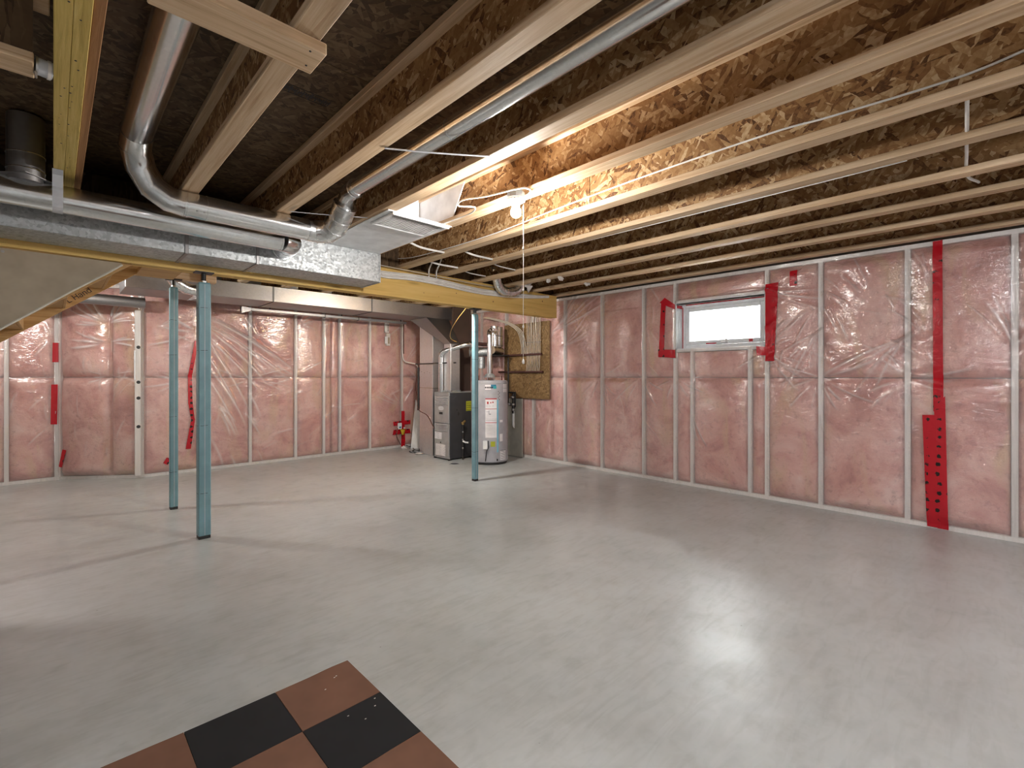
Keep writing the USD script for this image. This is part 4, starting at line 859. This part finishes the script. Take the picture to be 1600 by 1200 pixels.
part(t, 'draft_hood_leg', [tube([(HX + .085 * math.cos(a), HY + .085 * math.sin(a), HZ - .004), (HX + .07 * math.cos(a), HY + .07 * math.sin(a), HZ + .085)], .006, 6) for a in (.4, 1.97, 3.54, 5.1)], 'steel_bright', 30)
part(t, 'draft_hood', lathe([(0, .04), (.085, .04), (.09, .05), (.055, .095), (.042, .10), (0, .10)], (HX, HY, HZ), 28), 'galvanized', 30)
part(t, 'water_nipple', [tube([(HX + dx, HY + dy, HZ - .01), (HX + dx, HY + dy, HZ + .07)], .013, 10) for dx, dy in ((.13, -.13), (-.12, .12))], 'copper_dark', 30)

t = thing('vent_pipe', 'silver vent pipe rising from the water heater top with an elbow', 'pipe', (HX, HY, HZ + .1))
part(t, 'pipe', tube([(HX, HY, HZ + .095), (HX, HY, 1.92)], .038, 24), 'galvanized_pipe', 20)
pts = elbow_points((HX, HY, 1.92), (0, 0, 1), (HX + .17, HY + .06, 1.99), (1, .3, -.1), 4); duct_bend(t, pts, .04)
part(t, 'collar', [ring_on((HX, HY, z), (0, 0, 1), .038, .003, .012) for z in (1.36, 1.62, 1.90)], 'galvanized_pipe', 30)
t = thing('round_plenum', 'pair of upright silver round ducts joined side by side right of the vent pipe', 'duct', (5.1, 5.55, 1.7))
for x, y, r in ((4.975, 5.53, .062), (5.125, 5.62, .078)):
    q = part(t, 'upright_pipe', tube([(x, y, 1.76), (x, y, 2.08)], r, 28), 'galvanized_pipe', 20)
    part(q, 'pipe_bead', [ring_on((x, y, z), (0, 0, 1), r, .003, .006, 28) for z in (1.93, 1.78)], 'seam_dark', 30)
part(t, 'elbow_foot', tube([(4.88, 5.50, 1.70), (5.02, 5.57, 1.70), (5.22, 5.66, 1.70)], .066, 24), 'galvanized_pipe', 20)
part(t, 'bottom_plate', box(4.90, 5.22, 5.45, 5.72, 1.612, 1.632, .003), 'label_black')
t = thing('crossing_duct', 'round silver duct crossing behind the lone blue post above the furnace', 'duct', (4.9, 5.95, 1.7))
part(t, 'pipe', tube([(4.87, 6.02, 1.69), (5.02, 5.86, 1.69), (5.10, 5.70, 1.69)], .075, 28), 'galvanized', 20)
part(t, 'short_drop', tube([(4.94, 5.80, 1.60), (4.94, 5.80, 1.42)], .055, 20), 'galvanized', 20)
t = thing('flue_pipe', 'bent silver flue pipe rising beside the furnace plenum', 'pipe', (4.39, 6.13, FZ))
part(t, 'pipe', tube([(4.385, 6.135, FZ + .0), (4.385, 6.135, 1.60)], .040, 24), 'galvanized_pipe', 20)
pts = elbow_points((4.385, 6.135, 1.60), (0, 0, 1), (4.43, 6.03, 1.70), (.35, -.9, .25), 3); duct_bend(t, pts, .041)
part(t, 'pipe', tube([(4.43, 6.03, 1.70), (4.53, 5.80, 1.765)], .040, 24), 'galvanized_pipe', 20)
pts = elbow_points((4.53, 5.80, 1.765), (.4, -.9, .2), (4.70, 5.72, 1.80), (1, 0, .1), 3); duct_bend(t, pts, .041)
part(t, 'pipe', tube([(4.70, 5.72, 1.80), (4.98, 5.73, 1.80)], .030, 20), 'copper_dark', 20)
part(t, 'hose_clamp', ring_on((4.385, 6.135, 1.50), (0, 0, 1), .040, .003, .015), 'steel_bright', 30)
single('dark_board', box(4.74, 5.12, 6.30, 6.32, 1.05, 2.44, .002), 'shade_brown', 'dark brown upright board for the shadow behind the furnace by the blue post', 'board')  # board darkened to stand in for the shadow over the wall there

# board with the manifolds
t = thing('manifold_board', 'brown strand board panel on the insulated wall behind the water pipes', 'board', (5.37, 5.18, .95))
part(t, 'board', box(5.345, 5.358, 4.712, 5.70, .945, 2.13, .002), 'osb_board')
part(t, 'batten', [box(5.358, 5.395, 4.74, 4.775, .95, 2.12), box(5.358, 5.395, 5.63, 5.66, .95, 2.12)], 'spruce_z')
part(t, 'nail_head', [disc((5.342, y, z), .008, .004, 'x', 10) for y, z in ((4.83, 2.0), (5.12, 1.18), (5.1, 1.27))], 'steel_dark', 30)
def manifold(zc, y0, y1, label):
    t = thing('pipe_manifold', label, 'manifold', (5.31, (y0 + y1) / 2, zc))
    part(t, 'header_pipe', tube([(5.315, y0, zc), (5.315, y1, zc)], .017, 12), 'copper_dark', 30)
    return t
mu = manifold(1.63, 4.845, 5.95, 'upper dark header pipe feeding the fan of pale water tubes')
ml = manifold(1.362, 4.82, 5.80, 'lower dark header pipe with a short row of pale tubes above')
ys = np.linspace(4.865, 5.13, 9)
ORD = ('first', 'second', 'third', 'fourth', 'fifth', 'sixth', 'seventh', 'eighth', 'ninth')
UPP = 'upright tubes of the upper header'
LOW = 'short tubes of the lower header'
for i, y in enumerate(ys):
    a = single('water_tube', tube(curve([(5.305, y, 1.645), (5.305, y + .002, 1.85), (5.305, y + .006 * (i % 3), 2.12), (5.31, y, 2.40)], 12), .0065, 8), 'pex', ORD[i] + ' pale upright tube from the right above the upper dark header', 'tube', 30, group=UPP)
    a = single('water_tube', tube([(5.300, y + .02, 1.375), (5.290, y - .005, 1.50), (5.298, y, 1.612)], .006, 8), 'pex', ORD[i] + ' pale short tube from the right between the two dark headers', 'tube', 30, group=LOW)
    part(mu, 'tube_clip', disc((5.312, y, 1.63), .009, .03, n=8), 'copper_dark'); part(ml, 'tube_clip', disc((5.306, y + .02, 1.36), .009, .02, n=8), 'copper_dark')
part(mu, 'support_rail', box(5.318, 5.326, 4.86, 5.19, 1.815, 1.825), 'steel_dark')
for i in range(4):
    y = 5.165 + i * .032
    single('water_tube', tube(curve([(5.308, y, 1.645), (5.305, y + .005, 1.78), (5.29, y + .06, 1.98), (5.25, y + .19, 2.10), (5.2, y + .42, 2.19), (5.15, y + .75, 2.27)], 36), .0065, 8), 'pex', ORD[i] + ' pale tube from the right among those bending left under the beam', 'tube', 30, group='bent tubes of the upper header')
t = thing('black_riser', 'black pipe framing the manifold board by the water heater', 'pipe', (5.3, 5.55, 1.0))
part(t, 'pipe', tube([(5.30, 5.56, .86), (5.30, 5.56, 1.60)], .011, 10), 'black_pipe', 30)
part(t, 'crossbar', tube([(5.30, 5.56, 1.035), (5.30, 5.40, 1.035), (5.30, 5.40, .80)], .011, 10), 'black_pipe', 30)
t = thing('valve_set', 'cluster of metal valves with a white pipe hanging below the board', 'valve', (5.28, 5.44, .8))
part(t, 'valve_body', [tube([(5.29, 5.43, 1.02), (5.29, 5.43, .70)], .022, 12), tube([(5.29, 5.52, .84), (5.29, 5.42, .84)], .02, 12)], 'black_pipe', 30)
part(t, 'valve_ring', [disc((5.275, 5.43, .945), .034, .03, n=14), disc((5.27, 5.42, .83), .034, .032, n=14), disc((5.275, 5.425, .745), .030, .034, n=14), disc((5.27, 5.50, .835), .03, .03, n=14)], 'steel_bright', 30)
part(t, 'drain_pipe', hull([(5.29 + .020 * math.cos(a), 5.428 + .020 * math.sin(a), z + (0 if z > .6 else .035 * (1 + math.sin(a)))) for a in np.linspace(0, 6.28, 14) for z in (.735, .465)]), 'white_plastic', 30)
single('wallboard_panel', box(5.342, 5.362, 5.285, 5.72, .004, .935, .002), 'drywall_grey', 'bare grey-green wallboard standing on the floor right of the water heater', 'wallboard')

# electrical bits on the back wall
t = thing('electrical_box', 'upper beige electrical box of the pair high on the back wall', 'electrical box', (4.23, 7.56, 2.15))
part(t, 'back_box', box(4.20, 4.275, 7.545, 7.585, 2.06, 2.24, .003), 'paper_white'); part(t, 'cover', box(4.185, 4.235, 7.535, 7.546, 2.08, 2.23, .003), 'white_plastic')
part(t, 'terminal', [disc((4.255, 7.542, 2.10 + .03 * i), .009, .006, 'y', 8) for i in range(4)], 'steel_dark')
t = thing('electrical_box', 'lower beige electrical box of the pair high on the back wall', 'electrical box', (4.25, 7.56, 1.93))
part(t, 'back_box', box(4.225, 4.30, 7.545, 7.585, 1.835, 2.05, .003), 'paper_white'); part(t, 'cover', box(4.190, 4.245, 7.535, 7.546, 1.865, 1.995, .003), 'white_plastic')
part(t, 'opening', box(4.25, 4.285, 7.543, 7.547, 1.87, 1.98), 'drywall')
cable([(4.535, 7.53, 2.25), (4.53, 7.525, 2.0), (4.535, 7.525, 1.68), (4.58, 7.52, 1.565), (4.70, 7.50, 1.535), (4.78, 7.44, 1.50), (4.80, 7.38, 1.35), (4.79, 7.2, 1.0), (4.745, 7.0, .80), (4.60, 6.6, .79)], 'white cable curving down the back wall to the furnace', .011, n=60)
single('conduit', tube([(4.555, 7.53, 2.24), (4.555, 7.53, 1.70)], .013, 10), 'copper_dark', 'dark short conduit beside the white cable on the back wall', 'conduit', 30)
single('conduit', tube([(4.413, 6.90, 1.50), (4.413, 6.42, 1.50), (4.335, 6.2, 1.50), (4.50, 5.90, 1.505)], .011, 10), 'black_pipe', 'long thin black pipe crossing level in front of the upright duct', 'pipe', 30)
single('conduit', tube([(4.44, 6.86, 1.44), (4.43, 6.85, .72)], .018, 10), 'black_pipe', 'black vertical pipe beside the upright white-grey duct', 'pipe', 30)
single('furnace_cable', tube(curve([(4.40, 6.83, .80), (4.36, 6.7, .72), (4.34, 6.45, .66), (4.335, 6.30, .52), (4.335, 6.25, .46)], 24), .007, 8), 'copper_dark', 'dark red cable looping to the furnace front', 'cable', 30)
single('thermostat_wire', tube(curve([(4.79, 7.40, 1.50), (4.70, 7.34, 1.2), (4.68, 7.3, 1.0), (4.74, 7.2, .80)], 24), .004, 6), 'copper_dark', 'thin brown wire hanging beside the white cable', 'wire', 30)
single('hanging_wire', tube(curve([(3.68, 4.62, 2.14), (3.72, 4.85, 2.02), (3.92, 5.25, 1.92), (4.28, 5.74, 1.86), (4.42, 5.78, 1.82)], 30), .006, 6), 'wire_copper', 'yellowish wire running from the beam down to the flue pipe', 'wire', 30)
t = thing('sheet_metal_channel', 'slim metal channel with a flared end along the back wall under the wide duct', 'channel', (3.0, 7.2, 2.2))
part(t, 'channel', box(1.95, 4.40, 7.17, 7.215, 2.196, 2.235, .003), 'galvanized_dull')
part(t, 'flared_end', hull([(1.95, 7.17, 2.196), (1.95, 7.215, 2.235), (1.95, 7.17, 2.235), (1.83, 7.15, 2.15), (1.83, 7.15, 2.245), (1.83, 7.22, 2.245), (1.83, 7.22, 2.15), (1.95, 7.215, 2.196)]), 'galvanized_dull')
part(t, 'joint_clip', [box(x - .008, x + .008, 7.163, 7.22, 2.188, 2.24, .002) for x in (2.98, 3.52)], 'seam_dark')
part(t, 'hanger', [box(x - .006, x + .006, 7.19, 7.2, 2.235, 2.45) for x in (2.2, 3.25, 4.3)], 'steel_dark')
single('leaning_board', hull([(4.60, 7.36, .002), (4.86, 7.02, .002), (4.79, 7.50, .86), (4.80, 7.49, .86), (4.61, 7.37, .002), (4.87, 7.03, .002)]), 'drywall_white', 'white triangular offcut board leaning between the back wall and upright duct', 'board')
t = thing('cable_coil', 'tangle of dark green cables on the floor at the foot of the upright duct', 'cables', (4.45, 6.95, 0))
for k in range(4):
    r_ = .10 + .025 * k; th = np.linspace(0, 5.4, 26) + k
    part(t, 'loop', tube([(4.46 + .03 * k + r_ * 1.1 * math.cos(a), 6.98 - .05 * k + r_ * math.sin(a), .008 + .008 * k + .004 * math.sin(3 * a)) for a in th], .006, 6), ('black_pipe', 'painted_metal_grey')[k % 2], 30)
part(t, 'tail', tube(curve([(4.62, 7.55, .03), (4.66, 7.40, .012), (4.55, 7.15, .010), (4.60, 6.9, .03)], 20), .006, 6), 'black_pipe', 30)
scrap((4.50, 7.42, .022), (.045, .035, .028), 'crumpled white paper scrap on the floor under the red tape cross', 9)
scrap((4.36, 6.72, .012), (.06, .05, .012), 'flat white paper scrap by the cable tangle', 10)
t = thing('wall_inlet', 'small white inlet with a yellow cup in the red tape cross', 'fitting', (4.55, 7.55, .35))
part(t, 'white_plate', box(4.46, 4.535, 7.545, 7.575, .335, .45, .004), 'white_plastic'); part(t, 'plate_print', box(4.475, 4.52, 7.542, 7.5455, .36, .385), 'label_blue')
part(t, 'yellow_cup', lathe([(0, 0), (.018, 0), (.045, .085), (.047, .095), (0, .095)], (4.545, 7.535, .235), 18), 'yellow_plastic', 30)
part(t, 'white_knob', disc((4.575, 7.53, .345), .016, .02, n=12), 'white_plastic', 30)
part(t, 'tail_wire', tube(curve([(4.46, 7.56, .36), (4.43, 7.55, .22), (4.50, 7.54, .06)], 12), .007, 6), 'copper_dark', 30)

# ================================================================== RED TAPES
def tape(wall, polys, label, m='red_tape', lift=.0045):
    ms = [wall.patch(p, lift + .0015 * i) for i, p in enumerate(polys)]
    return single('red_tape', ms, m, label, 'tape', 40)
R_ = lambda *ps: [(Yr(y), z) for y, z in ps]
tape(right, [R_((.405, 2.444), (.343, 2.447), (.335, 1.0), (.399, 1.0))], 'upper half of the long red tape strip right of the window', 'red_tape_slanted')
tape(right, [R_((.395, 1.05), (.325, 1.13), (.305, .008), (.375, .008)), R_((.470, .965), (.382, .97), (.355, .012), (.440, .014))], 'lower doubled half of the long red tape strip reaching the floor')
tape(right, [R_((1.490, 2.362), (1.424, 2.366), (1.424, 2.208), (1.490, 2.208))], 'small square of red tape right above the window corner')
tape(right, [R_((2.905, 2.205), (2.845, 2.215), (2.868, 1.53), (2.935, 1.53)), R_((2.925, 2.20), (2.86, 2.255), (2.735, 2.16), (2.735, 2.10)), R_((2.94, 1.625), (2.73, 1.615), (2.725, 1.515), (2.94, 1.535))], 'red tape bracket along the far side of the window')
tape(right, [R_((1.725, 2.262), (1.595, 2.264), (1.635, 1.455), (1.725, 1.455)), R_((1.812, 1.615), (1.66, 1.60), (1.65, 1.515), (1.806, 1.517))], 'wide red tape along the near side of the window')
t = thing('red_tape', 'thin red tape lines round the inner window frame', 'tape', (WX, 2.2, 1.9))
part(t, 'tape_strip', box(WX - .003, WX - .0005, fy0 + .02, fy1 - .05, fz1 - .012, fz1 - .002), 'red_tape')
part(t, 'tape_strip', box(XR + .005, WX - .004, fy1 - .0016, fy1 - .0004, fz1 - .05, fz1 - .01), 'red_tape')
part(t, 'tape_strip', box(WX - .003, WX - .0005, fy1 - .014, fy1 - .004, fz0 + .01, fz1 - .03), 'red_tape')
part(t, 'tape_strip', box(WX - .012, WX - .0085, 2.30, 2.42, fz0 + .05, fz0 + .062), 'red_tape')
part(t, 'tape_strip', box(WX - .012, WX - .0085, 1.90, 1.94, fz0 + .055, fz0 + .085), 'red_tape')
B_ = lambda *ps: [(Xb(x), z) for x, z in ps]
tape(back, [B_((1.375, 1.775), (1.42, 1.775), (1.345, 1.30), (1.300, 1.30)), B_((1.298, 1.32), (1.345, 1.32), (1.350, .92), (1.300, .92)), B_((1.300, .94), (1.350, .94), (1.375, .70), (1.335, .70)), B_((1.335, .72), (1.378, .72), (1.330, .32), (1.270, .32))], 'long wavy red tape beside the big blue post')
tape(back, [B_((1.065, .235), (1.115, .205), (1.075, .135), (1.025, .165))], 'short slanted red tape low between the two blue posts')
L_ = lambda *ps: [(x + 2.85, z) for x, z in ps]
tape(alcove, [L_((-.005, 1.712), (.048, 1.712), (.048, 1.472), (-.010, 1.470))], 'upper short red tape on the wall stud left of the stairs post')
tape(alcove, [L_((-.018, 1.193), (.040, 1.193), (.034, .695), (-.024, .700))], 'longer red tape below the short one on the same stud')
tape(angled, [[(.075, .385), (.125, .375), (.085, .165), (.035, .172)]], 'small tilted red tape low on the puffed sheet by the stud')
tape(back, [B_((4.555, .66), (4.618, .655), (4.632, .012), (4.552, .012)), B_((4.375, .475), (4.735, .485), (4.735, .415), (4.385, .400)), B_((4.385, .33), (4.72, .325), (4.74, .245), (4.36, .24))], 'red tape cross low on the back wall', lift=.010)

# ================================================================== RUG AND LITTLE THINGS ON THE FLOOR
t = thing('checkered_rug', 'brown and black checkered rug lying on the concrete', 'rug', (.5, 1.6, 0))
def rug_square(x0, x1, y0, y1, m, seed):
    n = 14; U, V = np.meshgrid(np.linspace(x0, x1, n), np.linspace(y0, y1, n))
    wob = .006 * (meshkit.noise(np.stack([U * 9, V * 9, 0 * U], -1), 4) - .5) * (np.abs(V - 2.06) < .02)
    Z = .008 + .0025 * meshkit.noise(np.stack([U * 6, V * 6, 0 * U + 3], -1), 2)
    top = np.stack([U, V + wob * 2.0, Z], -1).reshape(-1, 3); bot = np.stack([U, V + wob * 2.0, 0 * Z + .0005], -1).reshape(-1, 3); F = grid_faces(n, n); k = len(top)
    idx = np.arange(k).reshape(n, n); loop = np.concatenate([idx[0], idx[1:, -1], idx[-1, -2::-1], idx[-2:0:-1, 0]]); sk = []
    for q in range(len(loop)):
        a, b = loop[q], loop[(q + 1) % len(loop)]; sk += [(a, a + k, b + k), (a, b + k, b)]
    part(t, 'rug_square', trimesh.Trimesh(np.vstack([top, bot]), np.vstack([F, sk]), process=False), m, 30)
for i in range(3):
    for j in range(4):
        rug_square(.650 - .31 * i + .001, .960 - .31 * i - .001, 2.062 - .298 * (j + 1) + .001, 2.062 - .298 * j - .001, 'rug_brown' if (i + j) % 2 == 0 else 'rug_black', i * 5 + j)
part(t, 'lint', [box(x, x + .006, y, y + .003, .0105, .012) for x, y in ((.86, 1.98), (.87, 1.985), (.80, 1.93), (.80, 1.72), (.90, 1.70), (.84, 1.66), (.92, 1.74))], 'paper_white', kind='stuff')
single('floor_scrap', hull([(-.60, 5.15, .001), (-.55, 5.17, .001), (-.52, 5.11, .006), (-.545, 5.14, .008), (-.58, 5.13, .005)]), 'steel_dark', 'tiny dark scrap lying alone on the floor at the picture edge', 'scrap')
